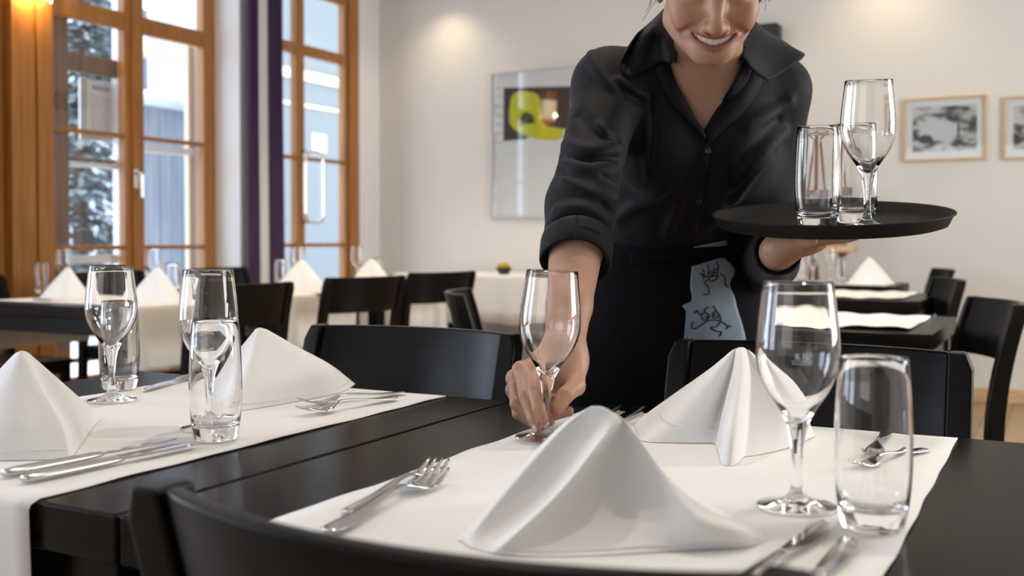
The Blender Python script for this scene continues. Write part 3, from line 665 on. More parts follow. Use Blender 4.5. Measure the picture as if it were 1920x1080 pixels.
# background glasses
def on_table(px, y=None, x=None):
    a, b, c = ray(px, 450); dx, dy = rot(a, b); t = y/dy if y is not None else x/dx
    return np.array([dx*t, dy*t, GZ])
for px, kw, k, lab in ((77, dict(y=3.27), 't', 'blurred tumbler beside two napkins at the left picture edge'),
                       (119, dict(y=3.25), 'w', 'blurred wine glass behind napkin on the leftmost window table'),
                       (287, dict(y=3.28), 'w', 'blurred wine glass behind the rounded napkin by window stile'),
                       (323, dict(y=3.30), 't', 'blurred tumbler right of the rounded napkin at the window'),
                       (526, dict(y=4.18), 't', 'blurred tumbler left of the napkin before the glazed door'),
                       (557, dict(y=4.25), 'w', 'blurred wine glass behind napkin before the glazed door'),
                       (670, dict(y=5.0), 'w', 'blurred wine glass left of the napkin beside the door frame'),
                       (708, dict(y=5.0), 't', 'blurred tumbler right of the napkin beside the door frame'),
                       (1524, dict(y=6.12), 'w', 'blurred wine glass between two napkins on far right table'),
                       (1557, dict(y=6.10), 'w', 'blurred wine glass in front of the easel leg on far right table'),
                       (1578, dict(y=6.10), 't', 'blurred tumbler beside the right napkin on the far right table'),
                       (1503, dict(y=6.14), 't', 'blurred tumbler beside the left napkin on far right table')):
    o = dup(wg if k == 'w' else tb_, on_table(px, **kw)); tag(o, lab, 'glass', 'blurred glasses on the background tables')

# tray with glasses
TRF = 1.565
tc = K(1557, 419, TRF)
e_f = np.array([*rot(0, 1), 0]); e_r = np.array([*rot(1, 0), 0])
ty, tr_ = radians(7.2), radians(2.2)
R_tray = Matrix.Rotation(TH, 4, 'Z') @ Matrix.Rotation(ty, 4, 'X') @ Matrix.Rotation(-tr_, 4, 'Y')
tray = obj('serving_tray', bmesh.new(), M['tray'])
bm = bmesh.new()
add_lathe(bm, [(0, -0.004), (0.10, -0.004), (0.155, -0.004), (0.164, -0.001), (0.170, 0.012), (0.174, 0.0150), (0.1745, 0.0168), (0.173, 0.0178), (0.169, 0.0155), (0.162, 0.004), (0.155, 0.0005), (0.10, 0), (0, 0)], 96)
bmesh.ops.recalc_face_normals(bm, faces=bm.faces[:]); bm.to_mesh(tray.data); bm.free(); tray.data.polygons.foreach_set('use_smooth', [True]*len(tray.data.polygons))
tray.location = tc; tray.rotation_euler = R_tray.to_euler(); tag(tray, 'round black serving tray carried on the left hand', 'tray')
Mt = Matrix.Translation(tc) @ R_tray
def on_tray(x, y): return Mt @ Vector((x, y, 0.0006))
for src, x, y, lab in ((tb_, -0.034, -0.050, 'left tumbler on the round black serving tray'), (tb_, 0.036, -0.004, 'tumbler on the black tray behind the wine glass'), (wg, 0.028, -0.080, 'empty wine glass standing on the round black tray')):
    o = dup(src, on_tray(x, y)); o.rotation_euler = R_tray.to_euler(); tag(o, lab, 'glass', 'glasses on the serving tray')
bpy.data.objects.remove(wg); bpy.data.objects.remove(tb_)

# cutlery
def fork_mesh():
    st = [(0.0, 0.0035, 0.0022), (0.003, 0.0075, 0.0022), (0.010, 0.0098, 0.0022), (0.03, 0.0092, 0.0028), (0.06, 0.0065, 0.0052), (0.09, 0.0040, 0.0085), (0.115, 0.0032, 0.0100), (0.128, 0.0042, 0.0090), (0.138, 0.0088, 0.0060), (0.147, 0.0125, 0.0035), (0.156, 0.0132, 0.0024), (0.1605, 0.0130, 0.0025)]
    bm = bmesh.new(); S_ = catmull(st, 34); rings = []
    for y, w, z in S_:
        th = 0.0013+0.0006*(1-min(1, abs(y-0.11)/0.05)); w *= 1.12; rings.append([bm.verts.new((w*cx, y, z+th*(cz+1))) for cx, cz in ((1, 0), (0.75, 0.8), (0, 1), (-0.75, 0.8), (-1, 0), (-0.75, -0.8), (0, -1), (0.75, -0.8))])
    for a, b in zip(rings, rings[1:]):
        for k in range(8): bm.faces.new((a[k], a[(k+1) % 8], b[(k+1) % 8], b[k]))
    bm.faces.new(rings[0][::-1]); bm.faces.new(rings[-1])
    for xc in (-0.0120, -0.0040, 0.0040, 0.0120):
        pts = catmull([(xc, 0.1585, 0.0038), (xc, 0.170, 0.0044), (xc*0.97, 0.184, 0.0078), (xc*0.93, 0.196, 0.0130)], 9); rr = []
        for i, p in enumerate(pts):
            w = 0.0027*(1-0.55*(i/8)**2); rr.append([bm.verts.new((p[0]+w*cx, p[1], p[2]+0.0012*cz)) for cx, cz in ((1, 0.5), (0.5, 1), (-0.5, 1), (-1, 0.5), (-1, -0.5), (-0.5, -1), (0.5, -1), (1, -0.5))])
        for a, b in zip(rr, rr[1:]):
            for k in range(8): bm.faces.new((a[k], a[(k+1) % 8], b[(k+1) % 8], b[k]))
        bm.faces.new(rr[0][::-1]); bm.faces.new(rr[-1])
    return bm
fork0 = obj('fork', fork_mesh(), M['steel'], smooth=True); n_f = [0]
CZ = TZ+0.0029
def place(src, cnt, p_end, p_tip, label, cat, dz=0.0, roll=0.0, pitch=0.0, scale=1.0):
    o = src if cnt[0] == 0 else dup(src)
    cnt[0] += 1
    d = np.array(p_tip)-np.array(p_end); rz = math.atan2(-d[0], d[1])
    o.rotation_euler = (pitch, roll, rz); o.location = (p_end[0], p_end[1], CZ+dz); o.scale = (scale,)*3
    tag(o, label, cat, 'steel '+('knives' if cat == 'knife' else 'forks')+' on the laid tables'); return o
def kn():
    t = thing('table_knife', '', 'knife')
    st = [(0.0, 0.0040, 0.0030), (0.003, 0.0068, 0.0045), (0.02, 0.0082, 0.0052), (0.06, 0.0085, 0.0048), (0.10, 0.0075, 0.0040), (0.113, 0.0062, 0.0034), (0.118, 0.0055, 0.0022)]
    bm = bmesh.new(); rings = []
    for y, w, th in catmull(st, 24): rings.append([bm.verts.new((w*cos(a), y, 0.0052+th*sin(a))) for a in np.linspace(0, 2*pi, 15)[:-1]])
    for a, b in zip(rings, rings[1:]):
        for k in range(14): bm.faces.new((a[k], a[(k+1) % 14], b[(k+1) % 14], b[k]))
    bm.faces.new(rings[0][::-1]); bm.faces.new(rings[-1]); obj('handle', bm, M['steel'], t, smooth=True)
    bm = bmesh.new(); rr = []
    for y, xs, xe in catmull([(0.116, -0.0045, 0.0045), (0.126, -0.0050, 0.0070), (0.150, -0.0056, 0.0098), (0.180, -0.0058, 0.0108), (0.205, -0.0052, 0.0090), (0.218, -0.0040, 0.0050), (0.225, -0.0026, -0.0014)], 20):
        c = (xs+xe)/2; rr.append([bm.verts.new((xs, y, 0.0062)), bm.verts.new((c, y, 0.0064)), bm.verts.new((xe, y, 0.0053)), bm.verts.new((c, y, 0.0044)), bm.verts.new((xs, y, 0.0044))])
    for a, b in zip(rr, rr[1:]):
        for k in range(5): bm.faces.new((a[k], a[(k+1) % 5], b[(k+1) % 5], b[k]))
    bm.faces.new(rr[0][::-1]); bm.faces.new(rr[-1]); obj('blade', bm, M['steel'], t, smooth=False)
    return t
knife0 = kn(); n_k = [0]
def aim(px0, py0, px1, py1, z=CZ): return T(px0, py0, z), T(px1, py1, z)
place(fork0, n_f, *aim(614, 1003, 800, 912), 'front fork of the near pair, tines towards the large napkin', 'fork', scale=1.08)
place(fork0, n_f, *aim(653, 967, 800, 894), 'rear fork of the near pair, its tines under the front one', 'fork', 0.0, scale=1.0)
place(fork0, n_f, *aim(757, 739, 596, 760), 'rear fork of the crossed pair by the left far napkin', 'fork', 0.0, scale=0.98)
place(fork0, n_f, *aim(742, 750, 618, 772), 'front fork of the crossed pair by the left far napkin', 'fork', 0.0015, scale=0.98)
place(fork0, n_f, *aim(1672, 813, 1640, 850), 'left fork seen through the right tumbler', 'fork', scale=0.9)
place(fork0, n_f, *aim(1734, 846, 1660, 866), 'right fork with its handle end beside the right tumbler', 'fork', scale=0.82)
place(knife0, n_k, *aim(6, 897, 325, 832), 'rear knife of the pair beside the left near napkin', 'knife')
place(knife0, n_k, *aim(42, 908, 318, 850), 'front knife of the pair beside the left near napkin', 'knife')
pA, pB = T(1548, 988, CZ), T(1598, 1014, CZ)
place(knife0, n_k, pA+np.array([-0.022, -0.223, 0]), pA, 'left knife at the bottom right corner, dark blade up', 'knife')
place(knife0, n_k, pB+np.array([-0.008, -0.224, 0]), pB, 'right knife at the bottom right corner beside the runner edge', 'knife')
place(knife0, n_k, *(T(1206, 770, CZ), T(1150, 800, CZ)), 'right of two knife ends peeping out behind the large napkin', 'knife')
place(knife0, n_k, *(T(1160, 768, CZ), T(1108, 796, CZ)), 'left of two knife ends peeping out behind the large napkin', 'knife')
place(knife0, n_k, *aim(385, 703, 268, 737), 'front knife lying behind the left tumblers at the far side', 'knife')
place(knife0, n_k, *aim(405, 699, 290, 729), 'rear knife lying behind the left tumblers at the far side', 'knife')
place(knife0, n_k, np.array([-3.72, 2.86, 0]), np.array([-3.50, 2.84, 0]), 'blurred knife on the window table at the left picture edge', 'knife')

# ------------------------------------------------------------------ napkins folded into standing tents
def napkin(ribs, label, nr=16, sub=5, group='large napkin tents on the front tables', sharp=(), hem=None):
    """ribs: world curves from the apex to the table, in order round the napkin; sharp: ribs that stay creases"""
    cur = [catmull(r, nr) for r in ribs]; n = len(cur); rows = []
    for i in range(n):
        p0, p1, p2, p3 = cur[i-1], cur[i], cur[(i+1) % n], cur[(i+2) % n]
        if i in sharp: p0 = 2*p1-p2
        if (i+1) % n in sharp: p3 = 2*p2-p1
        for k in range(sub):
            t = k/sub; rows.append(0.5*((2*p1)+(-p0+p2)*t+(2*p0-5*p1+4*p2-p3)*t*t+(-p0+3*p1-3*p2+p3)*t**3))
    P = np.array(rows); base = P.mean(axis=(0, 1)); base[2] = TZ+0.003
    P[:, :, 2] = np.maximum(P[:, :, 2], TZ+0.0026); P[:, -1, 2] = TZ+0.0026
    v = (P.reshape(-1, 3)-base); m_ = len(rows); f = grid_faces(m_, nr, True)
    me = bpy.data.meshes.new('napkin'); me.from_pydata([tuple(p) for p in v], [], f+[tuple(i*nr for i in range(m_))[::-1]])
    bm = bmesh.new(); bm.from_mesh(me); bmesh.ops.remove_doubles(bm, verts=bm.verts, dist=0.0004); bmesh.ops.recalc_face_normals(bm, faces=bm.faces); bm.to_mesh(me); bm.free()
    o = link('napkin', me, M['napkin'], None, tuple(base)); subsurf(o, 1)
    if hem:                                            # stitched hem running along the lower edge
        bm = bmesh.new(); cen = P[:, -1].mean(0); pts = []
        for i in range(int(hem[0]*sub), int(hem[1]*sub)+1):
            q = catmull(P[i % m_], 60)[int(hem[2]*59)]; d = q-cen; d[2] = 0; pts.append(q-base+d/np.linalg.norm(d)*0.0004+np.array([0, 0, 0.0003]))
        add_tube(bm, pts, 0.0009, 6); obj('hem', bm, M['napkin'], o, smooth=True)
    return tag(o, label, 'napkin', group)
def RB(apex, mids, bpx, bz=0.7428):
    """rib from apex (px, py, depth) over mids (px, py, depth offset) down to the table at a pixel"""
    b = T(*bpx, bz); fb = -b[0]*sin(TH)+b[1]*cos(TH); A = np.array(apex[:2], float); Bp = np.array(bpx, float)
    pts = [K(*apex)]
    for px, py, df in mids:
        t = (py-A[1])/(Bp[1]-A[1]); pts.append(K(px, py, apex[2]+(fb-apex[2])*t+df))
    return pts+[b]
def RW(apex, wb, sag=0.0):                             # hidden rib straight down to a table point
    a = K(*apex); b = np.array([wb[0], wb[1], 0.7428]); return [a, (a*0.6+b*0.4)+np.array([0, 0, -sag]), (a*0.25+b*0.75)+np.array([0, 0, -sag]), b]
# the large napkin in front
fa = 0.905
napkin([RB((1106, 764, fa+.014), [(1048, 802, .014), (973, 880, .010), (903, 967, .004)], (866, 1003)),
        RB((1110, 759, fa+.004), [(1056, 800, .002), (980, 884, .000), (900, 978, -.004)], (869, 1016)),
        RB((1117, 756, fa), [(1068, 803, .010), (993, 897, .014), (913, 985, .006)], (882, 1026)),
        RB((1128, 757, fa-.002), [(1086, 810, .012), (1010, 908, .018), (928, 990, .012)], (898, 1030)),
        RB((1145, 765, fa-.004), [(1108, 822, .008), (1034, 922, .012), (948, 1000, .008)], (908, 1033)),
        RB((1161, 782, fa-.006), [(1120, 836, -.010), (1050, 922, -.014), (964, 1004, -.012)], (925, 1037)),
        RB((1164, 784, fa-.004), [(1128, 842, .002), (1064, 935, .006), (990, 1010, .002)], (955, 1040)),
        RB((1165, 784, fa), [(1145, 850, .018), (1098, 950, .030), (1040, 1018, .012)], (1010, 1043)),
        RB((1167, 784, fa+.004), [(1180, 862, .022), (1172, 945, .036), (1130, 1012, .016)], (1110, 1041)),
        RB((1169, 785, fa+.004), [(1205, 858, .004), (1228, 935, .010), (1215, 1000, .006)], (1210, 1036)),
        RB((1171, 786, fa+.004), [(1228, 866, -.012), (1278, 945, -.022), (1312, 995, -.020)], (1325, 1030)),
        RB((1172, 787, fa+.006), [(1238, 876, -.006), (1305, 950, -.014), (1378, 990, -.020)], (1398, 1026)),
        RB((1173, 787, fa+.012), [(1244, 884, .006), (1325, 953, .000), (1404, 986, -.006)], (1434, 1016)),
        RB((1172, 786, fa+.02), [(1246, 885, .02), (1325, 953, .016), (1400, 981, .008)], (1425, 1002)),
        RW((1165, 780, fa+.03), (-0.33, 0.95)), RW((1140, 765, fa+.03), (-0.41, 0.93)), RW((1115, 762, fa+.02), (-0.46, 0.86))],
       'large white napkin tent in the foreground of the front right table', sharp=(5, 12), nr=20, hem=(5.2, 11.8, 0.93))
# the far napkin of the right table
fb_ = 1.285
napkin([RB((1374, 655, fb_+.012), [(1330, 691, .0), (1262, 738, 0)], (1187, 790)),
        RB((1376, 653, fb_+.004), [(1334, 692, 0), (1264, 750, 0)], (1196, 812)),
        RB((1378, 652, fb_), [(1345, 694, 0), (1282, 768, 0)], (1206, 827)),
        RB((1379, 652, fb_), [(1360, 700, .002), (1318, 780, .002)], (1275, 830)),
        RB((1380, 651, fb_), [(1371, 702, .012), (1350, 782, .022)], (1340, 830)),
        RB((1381, 650, fb_-.003), [(1374, 702, -.002), (1354, 790, -.006)], (1348, 850)),
        RB((1384, 649, fb_-.008), [(1380, 700, -.014), (1361, 795, -.022)], (1352, 868)),
        RB((1390, 648, fb_-.008), [(1392, 700, -.018), (1378, 795, -.026)], (1368, 873)),
        RB((1396, 649, fb_-.004), [(1403, 702, -.010), (1394, 795, -.016)], (1384, 868)),
        RB((1398, 650, fb_), [(1407, 702, .010), (1402, 790, .016)], (1394, 856)),
        RB((1400, 652, fb_+.002), [(1422, 705, .008), (1432, 785, .010)], (1424, 852)),
        RB((1402, 653, fb_), [(1440, 706, -.004), (1478, 775, -.006)], (1482, 838)),
        RB((1405, 655, fb_+.004), [(1453, 703, .0), (1505, 758, .0)], (1531, 816)),
        RW((1400, 653, fb_+.02), (-0.33, 1.375)), RW((1388, 651, fb_+.02), (-0.43, 1.37))],
       'white napkin tent on the front right table with rolled fold facing viewer', sharp=(0, 4, 9, 12), hem=(1.0, 3.8, 0.80))
# near napkin of the left table
fc = 1.235
napkin([RB((30, 660, fc+.01), [(-10, 700, 0), (-55, 760, 0)], (-110, 835)),
        RB((34, 657, fc), [(5, 720, 0), (-35, 800, 0)], (-70, 862)),
        RB((38, 655, fc-.004), [(30, 720, -.004), (25, 800, -.01)], (20, 863)),
        RB((42, 657, fc-.004), [(60, 720, -.004), (85, 790, -.004)], (98, 861)),
        RB((46, 658, fc-.002), [(84, 735, -.004), (120, 800, -.004)], (134, 858)),
        RB((48, 658, fc), [(95, 730, .012), (140, 785, .020)], (155, 830)),
        RB((50, 657, fc+.004), [(100, 707, .006), (145, 757, .010)], (173, 803)),
        RW((45, 656, fc+.03), (-1.20, 1.02)), RW((35, 658, fc+.02), (-1.24, 0.90))],
       'warm-lit white napkin tent at the left edge of the front left table', sharp=(0, 4, 6), hem=(1.2, 3.9, 0.92))
# far napkin of the left table
fd = 1.63
napkin([RB((478, 616, fd+.01), [(462, 650, 0), (440, 700, 0)], (418, 752)),
        RB((481, 613, fd), [(468, 670, 0), (452, 720, 0)], (432, 770)),
        RB((485, 611, fd-.004), [(490, 670, -.004), (500, 720, -.006)], (490, 764)),
        RB((490, 612, fd-.004), [(525, 670, -.01), (560, 710, -.014)], (570, 750)),
        RB((495, 614, fd), [(560, 662, -.012), (615, 695, -.014)], (640, 735)),
        RB((498, 616, fd+.005), [(560, 650, 0), (620, 682, 0)], (669, 718)),
        RW((492, 615, fd+.02), (-1.16, 1.42)), RW((482, 616, fd+.02), (-1.24, 1.28))],
       'white napkin tent at the far end of the front left table', sharp=(0, 5), hem=(1.2, 4.8, 0.92))
# smaller tents in the background
def tent(loc, rz, sc_, label, seed):
    r = random.Random(seed); ap = np.array([0.0, 0.0, 0.125]); ribs = []
    foot = [(-0.115, -0.035), (-0.06, -0.07), (0.0, -0.055), (0.055, -0.072), (0.115, -0.035), (0.08, 0.045), (0.0, 0.095), (-0.08, 0.05)]
    ca, sa = cos(rz), sin(rz)
    for i, (x, y) in enumerate(foot):
        pts = []
        for t in (0, .35, .7, 1):
            k = t**(0.9+0.25*(i % 2)); px, py = x*(0.06+0.94*k)*sc_, y*(0.06+0.94*k)*sc_
            pts.append(np.array([loc[0]+px*ca-py*sa, loc[1]+px*sa+py*ca, TZ+0.0026+0.125*sc_*(1-t)]))
        ribs.append(pts)
    return napkin(ribs, label, nr=8, sub=3, group='napkin tents on the background tables', sharp=(0, 4, 6))
for (px, kw, rz, s_, lab) in ((128, dict(y=3.10), 0.3, 1.05, 'napkin tent behind the leftmost wine glasses at the window'),
                              (296, dict(y=3.08), 0.4, 1.1, 'rounded napkin tent on the right end of leftmost window table'),
                              (566, dict(y=3.90), 0.5, 1.25, 'napkin tent in front of the glazed door, behind two chairs'),
                              (697, dict(y=4.75), 0.5, 1.15, 'napkin tent beside the door frame, above a black chair back'),
                              (1450, dict(y=6.14), 0.5, 1.25, 'napkin tent left of the glasses on the far right table'),
                              (1630, dict(y=6.14), 0.4, 1.2, 'napkin tent right of the glasses on the far right table')):
    p = on_table(px, **kw); tent(p, rz, s_, lab, int(px))

# ------------------------------------------------------------------ implicit-surface modelling for the person
def vlen(v): return np.sqrt((v*v).sum(-1))
def smin(a, b, k):
    h = np.clip(0.5+0.5*(b-a)/k, 0, 1); return b+(a-b)*h-k*h*(1-h)
def smax(a, b, k): return -smin(-a, -b, k)
def cap(p, a, b, ra, rb=None):
    a, b = np.asarray(a, float), np.asarray(b, float); rb = ra if rb is None else rb
    d = b-a; t = np.clip(((p-a)@d)/(d@d), 0, 1); return vlen(p-a-t[..., None]*d)-(ra+t*(rb-ra))
def capt(p, a, b):
    a, b = np.asarray(a, float), np.asarray(b, float); d = b-a; return ((p-a)@d)/(d@d)
def ell(p, c, r, Rm=None):
    q = p-np.asarray(c, float)
    if Rm is not None: q = q@Rm
    r = np.asarray(r, float); k0 = vlen(q/r); k1 = vlen(q/(r*r)); return k0*(k0-1)/np.maximum(k1, 1e-9)
def chain(p, pts, rad, k=None):
    d = None
    for i in range(len(pts)-1):
        e = cap(p, pts[i], pts[i+1], rad[i], rad[i+1]); d = e if d is None else (np.minimum(d, e) if k is None else smin(d, e, k))
    return d
def rx(a): c, s = cos(a), sin(a); return np.array([[1, 0, 0], [0, c, -s], [0, s, c]])
def ry(a): c, s = cos(a), sin(a); return np.array([[c, 0, s], [0, 1, 0], [-s, 0, c]])
def rz_(a): c, s = cos(a), sin(a); return np.array([[c, -s, 0], [s, c, 0], [0, 0, 1]])
def nets(fn, lo, hi, h, Bk=10):
    """surface-nets mesh of fn < 0, evaluated only in the blocks near the surface"""
    lo, hi = np.asarray(lo, float), np.asarray(hi, float)
    nb = np.ceil((hi-lo)/(h*Bk)).astype(int); n = nb*Bk
    gi = np.stack(np.meshgrid(*[np.arange(k) for k in nb], indexing='ij'), -1).reshape(-1, 3)
    cen = lo+(gi*Bk+(Bk-1)/2)*h; dc = fn(cen); act = np.abs(dc) < h*Bk*0.5*1.74*1.35+h
    D = np.where(dc < 0, -1.0, 1.0).reshape(nb)
    D = np.repeat(np.repeat(np.repeat(D, Bk, 0), Bk, 1), Bk, 2)
    loc = np.stack(np.meshgrid(*[np.arange(Bk)]*3, indexing='ij'), -1).reshape(-1, 3)
    ai = gi[act]
    for s in range(0, len(ai), 400):
        idx = (ai[s:s+400, None, :]*Bk+loc[None]).reshape(-1, 3); D[idx[:, 0], idx[:, 1], idx[:, 2]] = fn(lo+idx*h)
    ins = D < 0
    cs = [(i, j, k) for i in (0, 1) for j in (0, 1) for k in (0, 1)]
    cnt = sum(ins[i:n[0]-1+i, j:n[1]-1+j, k:n[2]-1+k].astype(np.int8) for i, j, k in cs)
    cell = np.argwhere((cnt > 0) & (cnt < 8)); ids = -np.ones(np.array(D.shape)-1, int); ids[cell[:, 0], cell[:, 1], cell[:, 2]] = np.arange(len(cell))
    val = np.stack([D[cell[:, 0]+i, cell[:, 1]+j, cell[:, 2]+k] for i, j, k in cs], 1)
    acc = np.zeros((len(cell), 3)); num = np.zeros(len(cell))
    for a in range(8):
        for b in range(a+1, 8):
            A, Bc = np.array(cs[a]), np.array(cs[b])
            if abs(A-Bc).sum() != 1: continue
            m = (val[:, a] < 0) != (val[:, b] < 0); t = val[m, a]/(val[m, a]-val[m, b])
            acc[m] += A+(Bc-A)*t[:, None]; num[m] += 1
    V = lo+(cell+acc/num[:, None])*h; F = []
    for ax in range(3):
        sl0 = [slice(None)]*3; sl1 = [slice(None)]*3; sl0[ax] = slice(0, -1); sl1[ax] = slice(1, None)
        e = np.argwhere(ins[tuple(sl0)] != ins[tuple(sl1)]); u, w = (ax+1) % 3, (ax+2) % 3
        e = e[(e[:, u] > 0) & (e[:, w] > 0) & (e[:, u] < n[u]-1) & (e[:, w] < n[w]-1)]
        q = []
        for du, dw in ((1, 1), (0, 1), (0, 0), (1, 0)):
            c = e.copy(); c[:, u] -= du; c[:, w] -= dw; q.append(ids[c[:, 0], c[:, 1], c[:, 2]])
        q = np.stack(q, 1); fl_ = ins[e[:, 0], e[:, 1], e[:, 2]]; q[~fl_] = q[~fl_][:, ::-1]; F.append(q)
    F = np.vstack(F); F = F[(F >= 0).all(1)]
    return V, F
def relax(V, F, it=2, w=0.5):
    e = np.vstack([F[:, [0, 1]], F[:, [1, 2]], F[:, [2, 3]], F[:, [3, 0]]]); e = np.vstack([e, e[:, ::-1]])
    for _ in range(it):
        s = np.zeros_like(V); c = np.zeros(len(V)); np.add.at(s, e[:, 0], V[e[:, 1]]); np.add.at(c, e[:, 0], 1)
        V = V*(1-w)+w*s/np.maximum(c, 1)[:, None]
    return V

# ---- the person: landmarks from the pose (right, ahead, height in the yawed frame)
base_p = np.array([0.29, 1.99, 0.0])
PELV = L(1254, 585, 1.98); WAIST = L(1246, 445, 1.93); CHEST = L(1302, 262, 1.81); NECK = L(1333, 118, 1.735)
SHR = L(1143, 158, 1.735); SHL = L(1455, 170, 1.80)
ELR = L(1090, 385, 1.575); WRR = L(1056, 664, 1.39)
ELL_ = L(1442, 490, 1.90); WRL = L(1468, 468, 1.68)
HEADC = L(1333, -36, 1.60)
RH = rz_(radians(-3)) @ ry(radians(1.5)) @ rx(radians(28))  # head pitched forward, a little to her right
LEAN = rx(radians(30))

# ---- head and face in its own frame (x right, -y ahead, z up; metres)
def lipz(t): return -0.0605+0.0110*t*t, -0.0727+0.0227*t*t      # upper and lower edge of the open mouth
def liparc(t, off=0.0): return -0.0985+0.021*t*t-off
MW = 0.0385
ts = np.linspace(-1, 1, 11)
UP = np.array([(MW*t, liparc(t), lipz(t)[0]) for t in ts]); LO = np.array([(MW*t, liparc(t)+0.001, lipz(t)[1]) for t in ts])
def mouth(p, d):
    mid = np.array([(MW*t, liparc(t)-0.006, (lipz(t)[0]+lipz(t)[1])/2) for t in ts]); ra = [max(0.0008, (lipz(t)[0]-lipz(t)[1])/2-0.0006) for t in ts]
    d = smin(d, chain(p, UP+np.array([0, 0.0005, 0.0022]), [0.0028*(1-0.55*abs(t))+0.0006 for t in ts]), 0.005)
    d = smin(d, chain(p, LO+np.array([0, 0.001, -0.0030]), [0.0046*(1-0.6*abs(t))+0.0006 for t in ts]), 0.006)
    m = None
    for dy in (-0.006, 0.002, 0.011): e = chain(p, mid+np.array([0, dy+0.004, 0]), ra); m = e if m is None else np.minimum(m, e)
    d = smax(d, -m, 0.0025)
    return d
def sd_head(p):
    d = ell(p, (0, 0.012, 0.040), (0.073, 0.094, 0.078))
    d = smin(d, ell(p, (0, -0.020, -0.020), (0.0655, 0.074, 0.082)), 0.03)
    x = np.abs(p[..., 0]); q = np.stack([x, p[..., 1], p[..., 2]], -1)
    d = smin(d, cap(q, (0.050, -0.004, -0.060), (0.016, -0.078, -0.087), 0.016, 0.0125), 0.03)
    d = smin(d, ell(p, (0, -0.080, -0.089), (0.021, 0.017, 0.016)), 0.018)
    d = smin(d, ell(p, (0, -0.070, -0.068), (0.034, 0.027, 0.030)), 0.02)
    d = smin(d, ell(q, (0.043, -0.062, -0.024), (0.022, 0.020, 0.018)), 0.02)
    d = smin(d, ell(q, (0.0415, -0.070, -0.042), (0.017, 0.017, 0.017)), 0.016)          # smiling cheek
    d = smin(d, cap(q, (0.012, -0.086, 0.018), (0.046, -0.070, 0.020), 0.010, 0.009), 0.022)
    d = smax(d, -ell(q, (0.031, -0.100, -0.004), (0.019, 0.017, 0.012)), 0.014)
    d = smin(d, ell(q, (0.031, -0.0735, -0.005), (0.0155, 0.0135, 0.0115)), 0.005)       # lid over the eye
    d = smax(d, -cap(q, (0.020, -0.0905, -0.010-0.005), (0.042, -0.0835, -0.012), 0.0012), 0.003)
    d = smin(d, cap(p, (0, -0.086, 0.004), (0, -0.108, -0.038), 0.0085, 0.0090), 0.014)
    d = smin(d, ell(p, (0, -0.1095, -0.0415), (0.0122, 0.0112, 0.0108)), 0.008)
    d = smin(d, ell(q, (0.0148, -0.0985, -0.0435), (0.0070, 0.0100, 0.0080)), 0.006)
    d = smax(d, -ell(q, (0.0075, -0.1035, -0.0530), (0.0042, 0.0062, 0.0045)), 0.003)
    d = smax(d, -cap(p, (0, -0.100, -0.051), (0, -0.1035, -0.0565), 0.0020), 0.005)
    d = smax(d, -cap(q, (0.024, -0.0965, -0.038), (0.0455, -0.0800, -0.056), 0.0024), 0.009)  # smile fold
    nr = vlen(p-np.array([0, -0.09, -0.07])) < 0.062
    if nr.any(): d[nr] = mouth(p[nr], d[nr])
    for s in (-1, 1):
        Re = rz_(s*0.35); d = smin(d, ell(p, (s*0.0735, 0.012, -0.008), (0.007, 0.020, 0.031), Re), 0.005); d = smax(d, -ell(p, (s*0.0795, 0.008, -0.002), (0.006, 0.010, 0.017), Re), 0.004)
    return d
def to_head(p): return (p-HEADC)@RH          # inverse rotation
def from_head(q): return q@RH.T+HEADC
def tint_head(q):
    """lips (R), rosy cheeks and nose (G), mouth inside (B)"""
    up = chain(q, UP+np.array([0, 0, 0.0020]), [0.0027*(1-0.6*abs(t))+0.0008 for t in ts]); lo_ = chain(q, LO+np.array([0, 0, -0.0032]), [0.0045*(1-0.6*abs(t))+0.0010 for t in ts])
    R_ = np.clip(1-(np.minimum(up, lo_)-0.0004)/0.0016, 0, 1)
    x = np.abs(q[:, 0]); qq = np.stack([x, q[:, 1], q[:, 2]], -1)
    G_ = np.clip(1-ell(qq, (0.043, -0.075, -0.035), (0.020, 0.03, 0.018))/0.014, 0, 1)*0.55+np.clip(1-ell(q, (0, -0.112, -0.042), (0.010, 0.01, 0.010))/0.008, 0, 1)*0.5
    t = np.clip(q[:, 0]/MW, -1, 1); zu = -0.0605+0.0110*t*t; zl = -0.0727+0.0227*t*t; ya = -0.0985+0.021*t*t
    B_ = ((np.abs(q[:, 0]) < MW*0.97) & (q[:, 2] < zu+0.003) & (q[:, 2] > zl-0.003) & (q[:, 1] > ya+0.0042) & (q[:, 1] < -0.05)).astype(float)
    return np.stack([R_*(1-B_), np.clip(G_, 0, 1), B_, np.ones(len(q))], -1)

# ---- torso, arms and hands
def bodyparts(p, inf=0.0):
    d = ell(p, CHEST+np.array([0, 0.012, 0.0]), (0.142+inf, 0.098+inf, 0.165+inf), LEAN)
    d = smin(d, ell(p, WAIST, (0.120+inf, 0.088+inf, 0.12+inf), LEAN), 0.07)
    d = smin(d, ell(p, PELV, (0.163+inf, 0.112+inf, 0.135+inf)), 0.07)
    d = smin(d, cap(p, SHR, SHL, 0.044+inf, 0.044+inf), 0.05)
    for c in (L(1238, 285, 1.74), L(1372, 290, 1.755)): d = smin(d, ell(p, c, (0.060+inf, 0.052+inf, 0.062+inf), LEAN), 0.05)
    d = smin(d, cap(p, NECK+np.array([-0.02, 0.02, -0.01]), (SHR+NECK)/2+np.array([0, 0.01, 0.005]), 0.043+inf, 0.038+inf), 0.04)
    d = smin(d, cap(p, NECK+np.array([0.02, 0.02, -0.01]), (SHL+NECK)/2+np.array([0, 0.01, 0.005]), 0.043+inf, 0.038+inf), 0.04)
    return d
